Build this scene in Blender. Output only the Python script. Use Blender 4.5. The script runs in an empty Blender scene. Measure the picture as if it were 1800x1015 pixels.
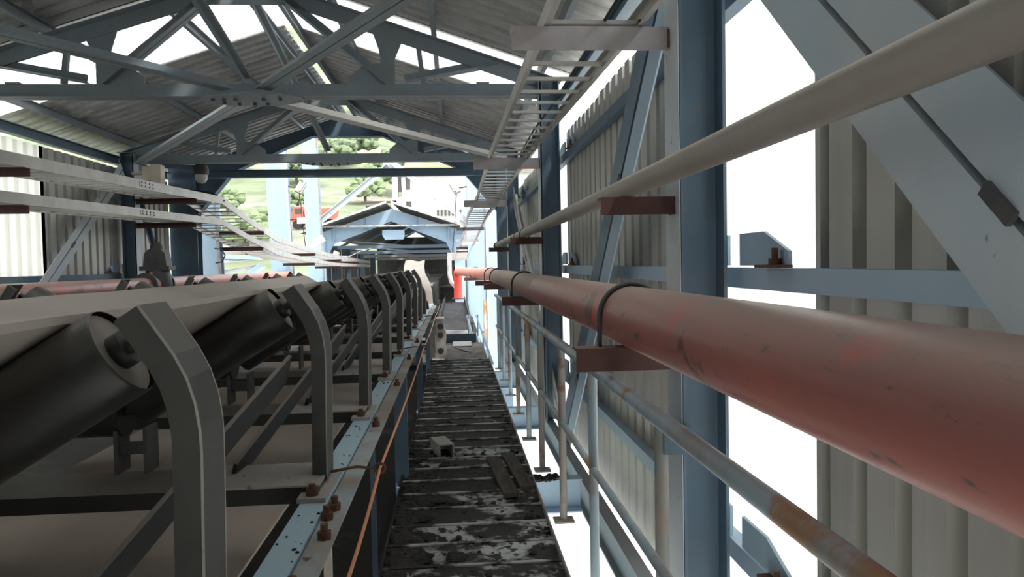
import bpy, math, random
from mathutils import Vector, Matrix
random.seed(7)
R = math.radians
SC = bpy.context.scene
COL = SC.collection

# ---------------------------------------------------------------- camera, sky, sun, exposure
SLOPE = R(8.0)                       # the gallery runs downhill away from the camera
TILT = Matrix.Rotation(-SLOPE, 4, 'X')
F_PX = 1300.0
yaw, pitch, roll = math.atan(100 / F_PX), math.atan(45.5 / F_PX), R(1.1)
fwd = Vector((math.sin(yaw) * math.cos(pitch), math.cos(yaw) * math.cos(pitch), -math.sin(pitch)))
rt0 = fwd.cross(Vector((0, 0, 1))).normalized()
up0 = rt0.cross(fwd)
rt = rt0 * math.cos(roll) - up0 * math.sin(roll)
up = up0 * math.cos(roll) + rt0 * math.sin(roll)
cam_d = bpy.data.cameras.new('camera')
cam = bpy.data.objects.new('camera', cam_d)
COL.objects.link(cam)
cam_d.sensor_fit = 'HORIZONTAL'
cam_d.sensor_width = 36.0
cam_d.lens = 36.0 * F_PX / 1800.0
cam_d.clip_start = 0.02
cam_d.clip_end = 3000
m = Matrix((rt, up, -fwd)).transposed().to_4x4()
cam.matrix_world = TILT @ m
SC.camera = cam

world = bpy.data.worlds.new('hazy_sky')
SC.world = world
world.use_nodes = True
wn = world.node_tree.nodes
wl = world.node_tree.links
wn.clear()
w_out = wn.new('ShaderNodeOutputWorld')
w_bg = wn.new('ShaderNodeBackground')
w_bg.inputs['Color'].default_value = (0.93, 0.97, 1.0, 1)
w_bg.inputs['Strength'].default_value = 1.15
wl.new(w_bg.outputs[0], w_out.inputs[0])

sun_d = bpy.data.lights.new('sun', 'SUN')
sun_d.energy = 1.15
sun_d.angle = R(6)
sun_d.color = (1.0, 0.95, 0.88)
sun = bpy.data.objects.new('sun', sun_d)
COL.objects.link(sun)
sun_dir = Vector((-0.42, 0.52, -0.95)).normalized()
sun.rotation_euler = sun_dir.to_track_quat('-Z', 'Y').to_euler()

vs = SC.view_settings
vs.view_transform = 'Standard'
vs.look = 'None'
vs.gamma = 1.0
vs.use_curve_mapping = False
vs.exposure = 1.7
SC.cycles.max_bounces = 10
SC.cycles.diffuse_bounces = 6
SC.cycles.transmission_bounces = 8
SC.cycles.use_denoising = True
SC.cycles.sample_clamp_indirect = 6.0

# ---------------------------------------------------------------- materials
def new_mat(name):
    mt = bpy.data.materials.new(name)
    mt.use_nodes = True
    nt = mt.node_tree
    nt.nodes.clear()
    out = nt.nodes.new('ShaderNodeOutputMaterial')
    return mt, nt, out

def mat(name, col, rough=0.6, metal=0.0, layers=(), bump=0.0, bump_scale=60.0, dust=None, spec=0.4):
    """layers: (colour, noise scale, threshold, softness, stretch xyz); dust: (colour, amount) lying on upward faces"""
    mt, nt, out = new_mat(name)
    N, L = nt.nodes, nt.links
    b = N.new('ShaderNodeBsdfPrincipled')
    L.new(b.outputs[0], out.inputs[0])
    b.inputs['Roughness'].default_value = rough
    b.inputs['Metallic'].default_value = metal
    b.inputs['Specular IOR Level'].default_value = spec
    tc = N.new('ShaderNodeTexCoord')
    cur = N.new('ShaderNodeRGB')
    cur.outputs[0].default_value = (*col, 1)
    sock = cur.outputs[0]
    for i, ly in enumerate(layers):
        c2, sc, th, soft = ly[:4]
        st = ly[4] if len(ly) > 4 else (1, 1, 1)
        mp = N.new('ShaderNodeMapping')
        mp.inputs['Scale'].default_value = st
        mp.inputs['Location'].default_value = (3.1 * i, 1.7 * i, 0.9 * i)
        L.new(tc.outputs['Object'], mp.inputs['Vector'])
        nz = N.new('ShaderNodeTexNoise')
        nz.inputs['Scale'].default_value = sc
        nz.inputs['Detail'].default_value = 6
        nz.inputs['Roughness'].default_value = 0.6
        L.new(mp.outputs[0], nz.inputs['Vector'])
        mr = N.new('ShaderNodeMapRange')
        mr.inputs['From Min'].default_value = th - soft
        mr.inputs['From Max'].default_value = th + soft
        L.new(nz.outputs['Fac'], mr.inputs['Value'])
        mx = N.new('ShaderNodeMix')
        mx.data_type = 'RGBA'
        L.new(mr.outputs[0], mx.inputs['Factor'])
        L.new(sock, mx.inputs['A'])
        mx.inputs['B'].default_value = (*c2, 1)
        sock = mx.outputs['Result']
    if dust:
        ge = N.new('ShaderNodeNewGeometry')
        sp = N.new('ShaderNodeSeparateXYZ')
        L.new(ge.outputs['Normal'], sp.inputs[0])
        mr = N.new('ShaderNodeMapRange')
        mr.inputs['From Min'].default_value = 0.35
        mr.inputs['From Max'].default_value = 0.95
        mr.inputs['To Max'].default_value = dust[1]
        L.new(sp.outputs['Z'], mr.inputs['Value'])
        mx = N.new('ShaderNodeMix')
        mx.data_type = 'RGBA'
        L.new(mr.outputs[0], mx.inputs['Factor'])
        L.new(sock, mx.inputs['A'])
        mx.inputs['B'].default_value = (*dust[0], 1)
        sock = mx.outputs['Result']
    L.new(sock, b.inputs['Base Color'])
    if bump:
        nz = N.new('ShaderNodeTexNoise')
        nz.inputs['Scale'].default_value = bump_scale
        nz.inputs['Detail'].default_value = 5
        L.new(tc.outputs['Object'], nz.inputs['Vector'])
        bp = N.new('ShaderNodeBump')
        bp.inputs['Strength'].default_value = bump
        bp.inputs['Distance'].default_value = 0.01
        L.new(nz.outputs['Fac'], bp.inputs['Height'])
        L.new(bp.outputs[0], b.inputs['Normal'])
    return mt

def translucent(name, col, amount):
    mt, nt, out = new_mat(name)
    N, L = nt.nodes, nt.links
    d = N.new('ShaderNodeBsdfDiffuse'); d.inputs[0].default_value = (*col, 1)
    t = N.new('ShaderNodeBsdfTranslucent'); t.inputs[0].default_value = (*col, 1)
    mx = N.new('ShaderNodeMixShader'); mx.inputs[0].default_value = amount
    L.new(d.outputs[0], mx.inputs[1]); L.new(t.outputs[0], mx.inputs[2])
    L.new(mx.outputs[0], out.inputs[0])
    return mt

DUST = (0.30, 0.27, 0.24)
M = {}
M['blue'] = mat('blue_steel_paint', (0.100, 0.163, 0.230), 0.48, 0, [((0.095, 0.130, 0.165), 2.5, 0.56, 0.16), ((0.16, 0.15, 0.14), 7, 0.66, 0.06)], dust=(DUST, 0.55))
M['truss'] = mat('dust_grey_blue_truss_paint', (0.205, 0.250, 0.285), 0.5, 0, [((0.18, 0.195, 0.205), 2.5, 0.54, 0.16), ((0.20, 0.18, 0.165), 7, 0.66, 0.06)], dust=(DUST, 0.55))  # greyed by dust, and lightened in place of ambient light under the roof
M['landing'] = mat('brown_dusty_landing_plate', (0.17, 0.15, 0.13), 0.9, 0, [((0.08, 0.07, 0.06), 5, 0.55, 0.1)])
M['sunblue'] = mat('lit_blue_paint', (0.33, 0.44, 0.55), 0.55, 0, [((0.28, 0.38, 0.47), 1.2, 0.55, 0.2)])  # same paint as the blue steel, with light put into its colour
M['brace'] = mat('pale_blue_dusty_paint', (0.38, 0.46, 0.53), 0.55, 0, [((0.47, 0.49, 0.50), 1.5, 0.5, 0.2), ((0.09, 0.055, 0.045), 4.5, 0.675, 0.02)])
M['bracegrey'] = mat('pale_grey_dusty_paint', (0.40, 0.40, 0.38), 0.6, 0, [((0.25, 0.30, 0.34), 2.5, 0.62, 0.1)])
M['stringer'] = mat('cyan_blue_paint_with_coal_specks', (0.34, 0.52, 0.62), 0.5, 0, [((0.42, 0.50, 0.54), 3, 0.55, 0.2), ((0.02, 0.02, 0.02), 38, 0.71, 0.015)])
M['rustblue'] = mat('blue_paint_with_rust_dust', (0.33, 0.40, 0.43), 0.7, 0, [((0.25, 0.21, 0.17), 2.6, 0.47, 0.12), ((0.10, 0.05, 0.03), 16, 0.68, 0.03)])
M['sheet'] = mat('galvanised_sheet', (0.52, 0.52, 0.50), 0.5, 0.2, [((0.44, 0.44, 0.41), 1.3, 0.55, 0.2, (1, 1, 0.15)), ((0.33, 0.32, 0.29), 2.5, 0.62, 0.2, (1, 2, 0.1))])
M['roof'] = mat('dusty_roof_sheet', (0.52, 0.53, 0.53), 0.5, 0.3, [((0.40, 0.40, 0.39), 0.9, 0.5, 0.2), ((0.27, 0.265, 0.255), 3, 0.6, 0.15, (1, 2, 1))])
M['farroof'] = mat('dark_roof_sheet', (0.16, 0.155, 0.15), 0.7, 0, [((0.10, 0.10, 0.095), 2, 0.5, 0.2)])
M['frp'] = translucent('white_translucent_sheet', (0.80, 0.79, 0.75), 0.62)
M['galv'] = mat('galvanised_tray_steel', (0.47, 0.46, 0.44), 0.5, 0.25, [((0.36, 0.345, 0.325), 4, 0.56, 0.15)])
M['plate'] = mat('bare_galvanised_plate', (0.46, 0.44, 0.44), 0.5, 0.35, [((0.34, 0.31, 0.31), 5, 0.5, 0.2), ((0.20, 0.12, 0.09), 14, 0.70, 0.04)])
M['primer'] = mat('red_brown_primer', (0.09, 0.04, 0.034), 0.65, 0, [((0.065, 0.032, 0.028), 5, 0.55, 0.15)], dust=((0.34, 0.22, 0.17), 0.7))
M['redpipe'] = mat('faded_red_pipe_paint', (0.37, 0.125, 0.105), 0.42, 0, [((0.29, 0.12, 0.105), 1.7, 0.5, 0.14), ((0.52, 0.075, 0.055), 3.0, 0.62, 0.025), ((0.13, 0.07, 0.055), 5.5, 0.63, 0.02, (1, 0.6, 1)), ((0.12, 0.09, 0.075), 20, 0.655, 0.025, (1, 0.5, 1.6))], bump=0.05, dust=((0.50, 0.36, 0.32), 0.9))
M['dustpipe'] = mat('red_pipe_under_dust', (0.36, 0.22, 0.18), 0.6, 0, [((0.30, 0.20, 0.17), 2.2, 0.5, 0.2)], dust=((0.42, 0.34, 0.29), 0.8))
M['pinkpipe'] = mat('sunlit_pink_pipe_paint', (0.66, 0.24, 0.19), 0.5)  # red paint turned pink to carry the sun on the far lengths
M['red'] = mat('bright_red_paint', (0.70, 0.06, 0.045), 0.5)
M['greypipe'] = mat('dusty_grey_pipe', (0.33, 0.30, 0.275), 0.6, 0, [((0.28, 0.25, 0.225), 2.2, 0.5, 0.2), ((0.16, 0.12, 0.10), 22, 0.72, 0.03)], dust=((0.52, 0.48, 0.42), 0.9))
M['rail'] = mat('blue_rail_paint_with_rust', (0.36, 0.45, 0.51), 0.5, 0, [((0.36, 0.22, 0.13), 3.6, 0.575, 0.04, (1, 1, 0.45)), ((0.30, 0.32, 0.33), 5, 0.56, 0.1)])
M['railbrown'] = mat('dusty_brown_grey_rail', (0.28, 0.25, 0.22), 0.65, 0, [((0.22, 0.27, 0.30), 4, 0.58, 0.1), ((0.20, 0.11, 0.07), 8, 0.64, 0.05)])
M['belt'] = mat('dusty_rubber_belt', (0.40, 0.36, 0.325), 0.85, 0, [((0.44, 0.40, 0.365), 0.9, 0.5, 0.2, (1, 0.3, 1)), ((0.35, 0.31, 0.28), 5, 0.62, 0.1, (1, 0.25, 1))])
M['return'] = mat('brown_dusty_return_belt', (0.47, 0.40, 0.35), 0.9, 0, [((0.35, 0.29, 0.25), 1.6, 0.52, 0.14, (1, 0.4, 1))])
M['idler'] = mat('dark_idler_steel', (0.020, 0.021, 0.020), 0.5, 0.1, [((0.030, 0.029, 0.027), 4, 0.52, 0.2)], dust=((0.20, 0.185, 0.165), 0.75))
M['roller'] = mat('worn_roller_steel', (0.022, 0.022, 0.020), 0.40, 0.2, [((0.035, 0.034, 0.031), 3, 0.55, 0.2)], bump=0.03, dust=((0.17, 0.16, 0.14), 0.6))
M['rollercap'] = mat('pale_dusty_roller_end', (0.33, 0.30, 0.27), 0.8, 0, [((0.24, 0.21, 0.19), 8, 0.5, 0.2)])
M['idlerpost'] = mat('grey_idler_post_paint', (0.055, 0.057, 0.056), 0.5, 0.1, [((0.085, 0.083, 0.078), 5, 0.52, 0.2)], dust=((0.32, 0.29, 0.26), 0.9))
M['footgrey'] = mat('grey_dusty_base_plate', (0.30, 0.29, 0.27), 0.6, 0.1, [((0.40, 0.38, 0.35), 4, 0.5, 0.2), ((0.14, 0.12, 0.10), 20, 0.66, 0.04)])
M['rust'] = mat('rusty_bolt', (0.16, 0.075, 0.045), 0.85, 0.1, [((0.07, 0.04, 0.03), 30, 0.5, 0.2)])
M['copper'] = mat('orange_pull_cord', (0.62, 0.26, 0.13), 0.5)
M['tread'] = mat('coal_covered_tread_steel', (0.030, 0.029, 0.028), 0.75, 0.0, [((0.22, 0.225, 0.22), 6.5, 0.635, 0.03, (1, 2.5, 1)), ((0.02, 0.019, 0.018), 22, 0.52, 0.03)], bump=0.5, bump_scale=45)
M['treadlight'] = mat('worn_pale_tread_steel', (0.030, 0.029, 0.028), 0.7, 0.0, [((0.44, 0.46, 0.47), 4.0, 0.54, 0.05, (1, 1.6, 1)), ((0.025, 0.024, 0.023), 18, 0.54, 0.03)], bump=0.5, bump_scale=45)
M['edge'] = mat('worn_tread_nosing', (0.40, 0.395, 0.38), 0.6, 0.1, [((0.025, 0.024, 0.023), 6, 0.50, 0.05)])
M['coal'] = mat('coal', (0.015, 0.014, 0.014), 0.8, 0, [((0.045, 0.042, 0.04), 12, 0.6, 0.1)], bump=0.8, bump_scale=40)
M['dark'] = mat('coal_blackened_floor', (0.022, 0.021, 0.020), 0.9, 0, [((0.07, 0.062, 0.055), 2.5, 0.62, 0.08)], bump=0.4, bump_scale=20)
M['wood'] = mat('weathered_board', (0.095, 0.08, 0.062), 0.85, 0, [((0.035, 0.032, 0.028), 6, 0.5, 0.15, (6, 0.6, 1))])
M['cast'] = mat('dark_cast_iron', (0.06, 0.065, 0.07), 0.6, 0.3, [((0.11, 0.10, 0.095), 6, 0.55, 0.15)], dust=((0.22, 0.20, 0.18), 0.6))
M['beige'] = mat('beige_enclosure', (0.62, 0.57, 0.47), 0.6, 0, [((0.5, 0.45, 0.37), 9, 0.6, 0.1)])
M['white'] = mat('dusty_white_paint', (0.62, 0.60, 0.55), 0.6, 0, [((0.30, 0.27, 0.23), 6, 0.56, 0.12)])
M['dome'] = mat('white_lamp_dome', (0.5, 0.49, 0.46), 0.3)
M['canvas'] = mat('cream_rubber_sheet', (0.24, 0.22, 0.185), 0.85, 0, [((0.19, 0.17, 0.15), 3, 0.5, 0.2)])
M['cable'] = mat('black_cable', (0.02, 0.02, 0.02), 0.6)
M['board'] = mat('brown_scarred_cardboard', (0.42, 0.22, 0.10), 0.85, 0, [((0.62, 0.60, 0.56), 5, 0.55, 0.06, (1, 1, 0.4))])
M['lamp'] = mat('grey_floodlight_case', (0.34, 0.34, 0.33), 0.5, 0.4)
M['concrete'] = mat('pale_concrete_yard', (0.66, 0.64, 0.60), 0.9, 0, [((0.52, 0.50, 0.46), 0.9, 0.56, 0.1), ((0.40, 0.38, 0.35), 5, 0.66, 0.04, (1, 3, 1))])
M['hill'] = mat('dry_grass_hillside', (0.17, 0.20, 0.115), 0.95, 0, [((0.27, 0.245, 0.205), 0.05, 0.52, 0.05, (0.5, 2.2, 1)), ((0.12, 0.15, 0.085), 0.16, 0.55, 0.06), ((0.20, 0.225, 0.145), 0.3, 0.6, 0.1)])  # distance haze put into the pale greyed greens of hill and trees
M['leaf'] = mat('hazy_green_foliage', (0.135, 0.175, 0.10), 0.9, 0, [((0.20, 0.245, 0.15), 0.9, 0.52, 0.1)], bump=0.6, bump_scale=3)
M['leafpale'] = mat('pale_green_foliage', (0.20, 0.25, 0.135), 0.9, 0, [((0.145, 0.19, 0.10), 1.1, 0.54, 0.1)], bump=0.6, bump_scale=3)
M['bark'] = mat('bark', (0.14, 0.11, 0.085), 0.9)
M['plaster'] = mat('white_render_wall', (0.50, 0.50, 0.48), 0.8, 0, [((0.43, 0.43, 0.41), 0.7, 0.55, 0.15)])
M['window'] = mat('dark_window_glass', (0.09, 0.085, 0.08), 0.25)
M['orange'] = mat('orange_roof_fascia', (0.62, 0.26, 0.13), 0.8)
M['truckred'] = mat('dusty_red_truck_paint', (0.55, 0.13, 0.09), 0.6)
M['tyre'] = mat('tyre_rubber', (0.03, 0.03, 0.03), 0.9)

# ---------------------------------------------------------------- mesh builder
def rect(w, h, ox=0.0, oy=0.0):
    return [(ox - w / 2, oy - h / 2), (ox + w / 2, oy - h / 2), (ox + w / 2, oy + h / 2), (ox - w / 2, oy + h / 2)]
def prof_I(w, d, tf, tw):
    a, b = w / 2, d / 2
    c = tw / 2
    return [(-a, -b), (a, -b), (a, -b + tf), (c, -b + tf), (c, b - tf), (a, b - tf), (a, b), (-a, b), (-a, b - tf), (-c, b - tf), (-c, -b + tf), (-a, -b + tf)]
def prof_L(a, b, t):
    return [(0, 0), (a, 0), (a, t), (t, t), (t, b), (0, b)]
def prof_C(w, d, t):
    return [(0, 0), (w, 0), (w, t), (t, t), (t, d - t), (w, d - t), (w, d), (0, d)]
def shift(poly, dx, dy):
    return [(x + dx, y + dy) for x, y in poly]
def mirx(poly):
    return [(-x, y) for x, y in reversed(poly)]
def miry(poly):
    return [(x, -y) for x, y in reversed(poly)]

class MB:
    def __init__(s):
        s.v, s.f, s.sm = [], [], []
    def add(s, vs, fs, smooth=False):
        o = len(s.v)
        s.v += [Vector(v) for v in vs]
        for f in fs:
            s.f.append([i + o for i in f])
            s.sm.append(smooth)
        return s
    def box(s, c, d, rot=None):
        vs = []
        for z in (-.5, .5):
            for y in (-.5, .5):
                for x in (-.5, .5):
                    p = Vector((x * d[0], y * d[1], z * d[2]))
                    if rot is not None:
                        p = rot @ p
                    vs.append(Vector(c) + p)
        return s.add(vs, [(0, 2, 3, 1), (4, 5, 7, 6), (0, 1, 5, 4), (2, 6, 7, 3), (0, 4, 6, 2), (1, 3, 7, 5)])
    def span(s, a, b):
        return s.box([(a[i] + b[i]) / 2 for i in range(3)], [abs(b[i] - a[i]) for i in range(3)])
    def sweep(s, pts, poly, upv=(0, 0, 1), caps=True):
        pts = [Vector(p) for p in pts]
        n, k = len(pts), len(poly)
        upv = Vector(upv)
        vs = []
        for i, p in enumerate(pts):
            d1 = (pts[i] - pts[i - 1]).normalized() if i else (pts[1] - pts[0]).normalized()
            d2 = (pts[i + 1] - pts[i]).normalized() if i < n - 1 else d1
            t = (d1 + d2).normalized()
            a = t.cross(upv).normalized()
            b = a.cross(t).normalized()
            kk = 1 / max(0.3, math.cos(d1.angle(d2) / 2)) if 0 < i < n - 1 else 1
            bend = (d2 - d1)
            for (x, y) in poly:
                off = a * x + b * y
                if kk > 1.0001 and bend.length > 1e-5:
                    bd = bend.normalized()
                    off = off + bd * (off.dot(bd)) * (kk - 1)
                vs.append(p + off)
        fs = []
        for i in range(n - 1):
            for j in range(k):
                j2 = (j + 1) % k
                fs.append((i * k + j, i * k + j2, (i + 1) * k + j2, (i + 1) * k + j))
        if caps:
            fs.append(tuple(reversed(range(k))))
            fs.append(tuple(range((n - 1) * k, n * k)))
        return s.add(vs, fs)
    def beam(s, p0, p1, poly, upv=(0, 0, 1)):
        return s.sweep([p0, p1], poly, upv)
    def tube(s, pts, r, seg=12, caps=True, rr=None):
        pts = [Vector(p) for p in pts]
        n = len(pts)
        d0 = (pts[1] - pts[0]).normalized()
        ref = Vector((0, 0, 1)) if abs(d0.z) < 0.9 else Vector((1, 0, 0))
        a = d0.cross(ref).normalized()
        rings = []
        for i, p in enumerate(pts):
            d1 = (pts[i] - pts[i - 1]).normalized() if i else d0
            d2 = (pts[i + 1] - pts[i]).normalized() if i < n - 1 else d1
            t = (d1 + d2).normalized()
            a = (a - t * a.dot(t)).normalized()
            b = t.cross(a)
            rad = rr[i] if rr else r
            rings.append([p + (a * math.cos(2 * math.pi * j / seg) + b * math.sin(2 * math.pi * j / seg)) * rad for j in range(seg)])
        vs = [v for ring in rings for v in ring]
        fs = []
        for i in range(n - 1):
            for j in range(seg):
                j2 = (j + 1) % seg
                fs.append((i * seg + j, i * seg + j2, (i + 1) * seg + j2, (i + 1) * seg + j))
        s.add(vs, fs, True)
        if caps:
            s.add(rings[0], [tuple(reversed(range(seg)))])
            s.add(rings[-1], [tuple(range(seg))])
        return s
    def prism(s, poly3, ext):
        ext = Vector(ext)
        k = len(poly3)
        a = [Vector(p) for p in poly3]
        b = [p + ext for p in a]
        fs = [tuple(reversed(range(k))), tuple(range(k, 2 * k))]
        for j in range(k):
            j2 = (j + 1) % k
            fs.append((j, j2, k + j2, k + j))
        return s.add(a + b, fs)
    def dome(s, c, r, axis=(0, 0, -1), seg=16, rings=5, squash=1.0):
        ax = Vector(axis).normalized()
        ref = Vector((1, 0, 0)) if abs(ax.x) < 0.9 else Vector((0, 1, 0))
        a = ax.cross(ref).normalized(); b = ax.cross(a)
        vs = []
        for i in range(rings):
            th = (math.pi / 2) * i / rings
            for j in range(seg):
                ph = 2 * math.pi * j / seg
                vs.append(Vector(c) + (a * math.cos(ph) + b * math.sin(ph)) * r * math.cos(th) + ax * r * squash * math.sin(th))
        vs.append(Vector(c) + ax * r * squash)
        fs = []
        for i in range(rings - 1):
            for j in range(seg):
                j2 = (j + 1) % seg
                fs.append((i * seg + j, i * seg + j2, (i + 1) * seg + j2, (i + 1) * seg + j))
        for j in range(seg):
            fs.append(((rings - 1) * seg + j, (rings - 1) * seg + (j + 1) % seg, rings * seg))
        s.add(vs, fs, True)
        return s.add(vs[:seg], [tuple(range(seg))])
    def lump(s, c, r, seed, squash=0.7, n=7):
        rg = random.Random(seed)
        rows = 5
        vs = [Vector(c) + Vector((0, 0, -r * squash))]
        for i in range(1, rows):
            th = math.pi * i / rows - math.pi / 2
            for j in range(n):
                ph = 2 * math.pi * j / n
                q = r * rg.uniform(0.75, 1.2)
                vs.append(Vector(c) + Vector((q * math.cos(th) * math.cos(ph), q * math.cos(th) * math.sin(ph), q * squash * math.sin(th))))
        vs.append(Vector(c) + Vector((0, 0, r * squash)))
        fs = [(0, 1 + (j + 1) % n, 1 + j) for j in range(n)]
        for i in range(rows - 2):
            for j in range(n):
                j2 = (j + 1) % n
                fs.append((1 + i * n + j, 1 + i * n + j2, 1 + (i + 1) * n + j2, 1 + (i + 1) * n + j))
        top = len(vs) - 1
        b = 1 + (rows - 2) * n
        fs += [(b + j, b + (j + 1) % n, top) for j in range(n)]
        return s.add(vs, fs)
    def mesh(s, name, origin):
        me = bpy.data.meshes.new(name)
        o = Vector(origin)
        me.from_pydata([tuple(v - o) for v in s.v], [], s.f)
        me.polygons.foreach_set('use_smooth', s.sm)
        me.update()
        return me

ORG = {}
GAL = []      # everything in the gallery: laid out along its own axis, then tilted downhill as one frame of reference

def tag(o, label=None, cat=None, group=None, kind=None):
    if label: o['label'] = label
    if cat: o['category'] = cat
    if group: o['group'] = group
    if kind: o['kind'] = kind
    return o

def thing(name, label, cat, base, group=None, kind=None, flat=False):
    o = bpy.data.objects.new(name, None)
    o.empty_display_size = 0.2
    COL.objects.link(o)
    o.location = base
    ORG[o.name] = Vector(base)
    tag(o, label, cat, group, kind)
    if not flat: GAL.append(o)
    return o

def part(name, mb, mtl, parent, label=None, kind=None):
    org = ORG[parent.name]
    me = mb.mesh(name, org)
    o = bpy.data.objects.new(name, me)
    COL.objects.link(o)
    o.parent = parent
    me.materials.append(M[mtl] if isinstance(mtl, str) else mtl)
    ORG[o.name] = org
    tag(o, label, None, None, kind)
    return o

def inst(name, me, loc, parent, rot=None, label=None):
    """a piece sharing mesh data; loc is in the same layout space as everything else"""
    o = bpy.data.objects.new(name, me)
    COL.objects.link(o)
    o.parent = parent
    o.location = Vector(loc) - ORG[parent.name]
    if rot: o.rotation_euler = rot
    ORG[o.name] = Vector(loc)
    if label: o['label'] = label
    return o

def single(name, mb, mtl, label, cat, group=None, kind=None, flat=False):
    lo = Vector([min(v[i] for v in mb.v) for i in range(3)])
    hi = Vector([max(v[i] for v in mb.v) for i in range(3)])
    org = Vector(((lo.x + hi.x) / 2, (lo.y + hi.y) / 2, lo.z))
    me = mb.mesh(name, org)
    me.materials.append(M[mtl])
    o = bpy.data.objects.new(name, me)
    COL.objects.link(o)
    o.location = org
    ORG[o.name] = org
    tag(o, label, cat, group, kind)
    if not flat: GAL.append(o)
    return o

def copy_tree(o, offset, parent=None, label=None):
    c = o.copy()
    COL.objects.link(c)
    if parent is None:
        c.location = o.location + Vector(offset)
        ORG[c.name] = ORG[o.name] + Vector(offset)
        GAL.append(c)
        if label: c['label'] = label
    else:
        c.parent = parent
        c.location = o.location
    for ch in list(o.children):
        copy_tree(ch, offset, c)
    return c

def hexbolt(mb, p, r=0.014, h=0.016, axis=(0, 0, 1), shank=0.0):
    p = Vector(p); ax = Vector(axis)
    mb.tube([p, p + ax * h], r, 6)
    if shank: mb.tube([p + ax * h, p + ax * (h + shank)], r * 0.55, 8)
    return mb

# ---------------------------------------------------------------- layout numbers (metres, x right, s along the gallery, h above the eye line)
XR, XL, XC = 0.82, -4.63, -1.85          # inner faces of the right and left columns, ridge
WR, WL = 1.115, -4.90                     # sheeting planes
S_A, S_B, S_C, S_E = 2.72, 7.0, 11.3, 13.4
FLOOR = -1.40
def roof_h(x):                            # underside of the roof sheets
    return 2.80 - 0.33 * abs(x - XC)

# ---------------------------------------------------------------- setting: sheeted walls and roof
def corrugated(u0, u1, pitch, depth, wide=0.64):
    """profile points (u, d) across the ribs"""
    pts = []
    u = u0
    a, sl = pitch * wide, pitch * 0.05
    while u < u1 - 1e-6:
        pts += [(u, 0), (u + a, 0), (u + a + sl, depth), (u + pitch - sl, depth)]
        u += pitch
    pts.append((u1, 0))
    return pts

def wall_sheet(x, s0, s1, h0, h1, sign, parent, mtl, jag=0.0):
    pf = corrugated(s0, s1, 0.20, 0.048 * sign)
    vs, n = [], len(pf)
    rg = random.Random(int(s0 * 100))
    for (u, d) in pf:
        vs.append((x + d, u, h0))
    for (u, d) in pf:
        vs.append((x + d, u, h1))
    mb = MB().add(vs, [(i, i + 1, n + i + 1, n + i) for i in range(n - 1)])
    return part('sheet', mb, mtl, parent)

wr = thing('wall_right', 'corrugated metal side wall with white translucent strips beyond the red pipe', 'wall', (WR, 5, -1.75), kind='structure')
for (a, b, mt) in [(-3.8, -1.8, 'sheet'), (-1.8, -0.8, 'sheet'), (-0.8, 0.2, 'sheet'), (0.2, 1.2, 'sheet'), (1.2, 2.2, 'sheet'), (2.2, 3.6, 'frp'), (3.6, 4.6, 'sheet'), (4.6, 5.6, 'sheet'), (5.6, 6.4, 'sheet'), (6.4, 7.2, 'sheet'), (7.2, 8.6, 'frp'), (8.6, 9.6, 'sheet'), (9.6, 10.6, 'sheet'), (10.6, 11.6, 'sheet'), (11.6, 12.4, 'sheet'), (12.4, 13.2, 'sheet')]:
    wall_sheet(WR, a, b, -1.72, 1.27 + random.uniform(-0.02, 0.02), 1, wr, mt)
part('sheet_edge', MB().span((WR - 0.006, 2.17, -1.72), (WR + 0.036, 2.2, 1.27)), 'bracegrey', wr)

wlf = thing('wall_left', 'corrugated metal side wall with white translucent strip behind the cable trays', 'wall', (WL, 8, -1.75), kind='structure')
for (a, b, mt) in [(-3.8, -1.8, 'sheet'), (-1.8, 0.2, 'sheet'), (0.2, 2.2, 'frp'), (2.2, 3.2, 'frp'), (3.2, 4.2, 'frp'), (4.2, 5.2, 'frp'), (5.2, 6.2, 'frp'), (6.2, 7.2, 'frp'), (7.2, 8.2, 'frp'), (8.2, 9.25, 'frp'), (9.25, 10.25, 'sheet'), (10.25, 11.25, 'sheet'), (11.25, 12.25, 'sheet'), (12.25, 13.2, 'sheet')]:
    wall_sheet(WL, a, b, -1.72, 1.5, -1, wlf, mt)

ceil = thing('ceiling', 'gabled corrugated metal roof with a white translucent strip across it', 'roof', (XC, 6, 1.7), kind='structure')
def roof_sheet(side, s0, s1, mtl, ridge_gap=0.05):
    pf = corrugated(s0, s1, 0.20, 0.034, 0.5)
    x0 = XC + side * ridge_gap
    x1 = 1.32 if side > 0 else -5.22
    nx, nz = side * 0.33 / 1.053, 1 / 1.053
    vs = []
    for x in (x0, x1):
        for (u, d) in pf:
            vs.append((x + nx * d, u, roof_h(x) + nz * d))
    n = len(pf)
    part('sheet', MB().add(vs, [(i, i + 1, n + i + 1, n + i) for i in range(n - 1)]), mtl, ceil)
segs = []
a = -4.0
for b, mt in [(-2.0, 'roof'), (-1.0, 'roof'), (0.0, 'roof'), (1.0, 'roof'), (2.2, 'roof'), (3.6, 'frp'), (4.6, 'roof'), (5.4, 'roof'), (6.2, 'roof'), (7.12, 'roof'), (7.9, 'frp'), (8.75, 'frp'), (9.8, 'roof'), (10.8, 'roof'), (11.8, 'roof'), (12.8, 'roof'), (13.9, 'roof')]:
    for side in (1, -1):
        roof_sheet(side, a, b, mt)
    a = b

wb = thing('wall_back', 'corrugated end wall behind the camera', 'wall', (XC, -4.0, -1.7), kind='structure')
part('sheet', MB().span((WL, -4.05, -1.72), (WR, -4.0, 2.4)), 'sheet', wb)
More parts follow.
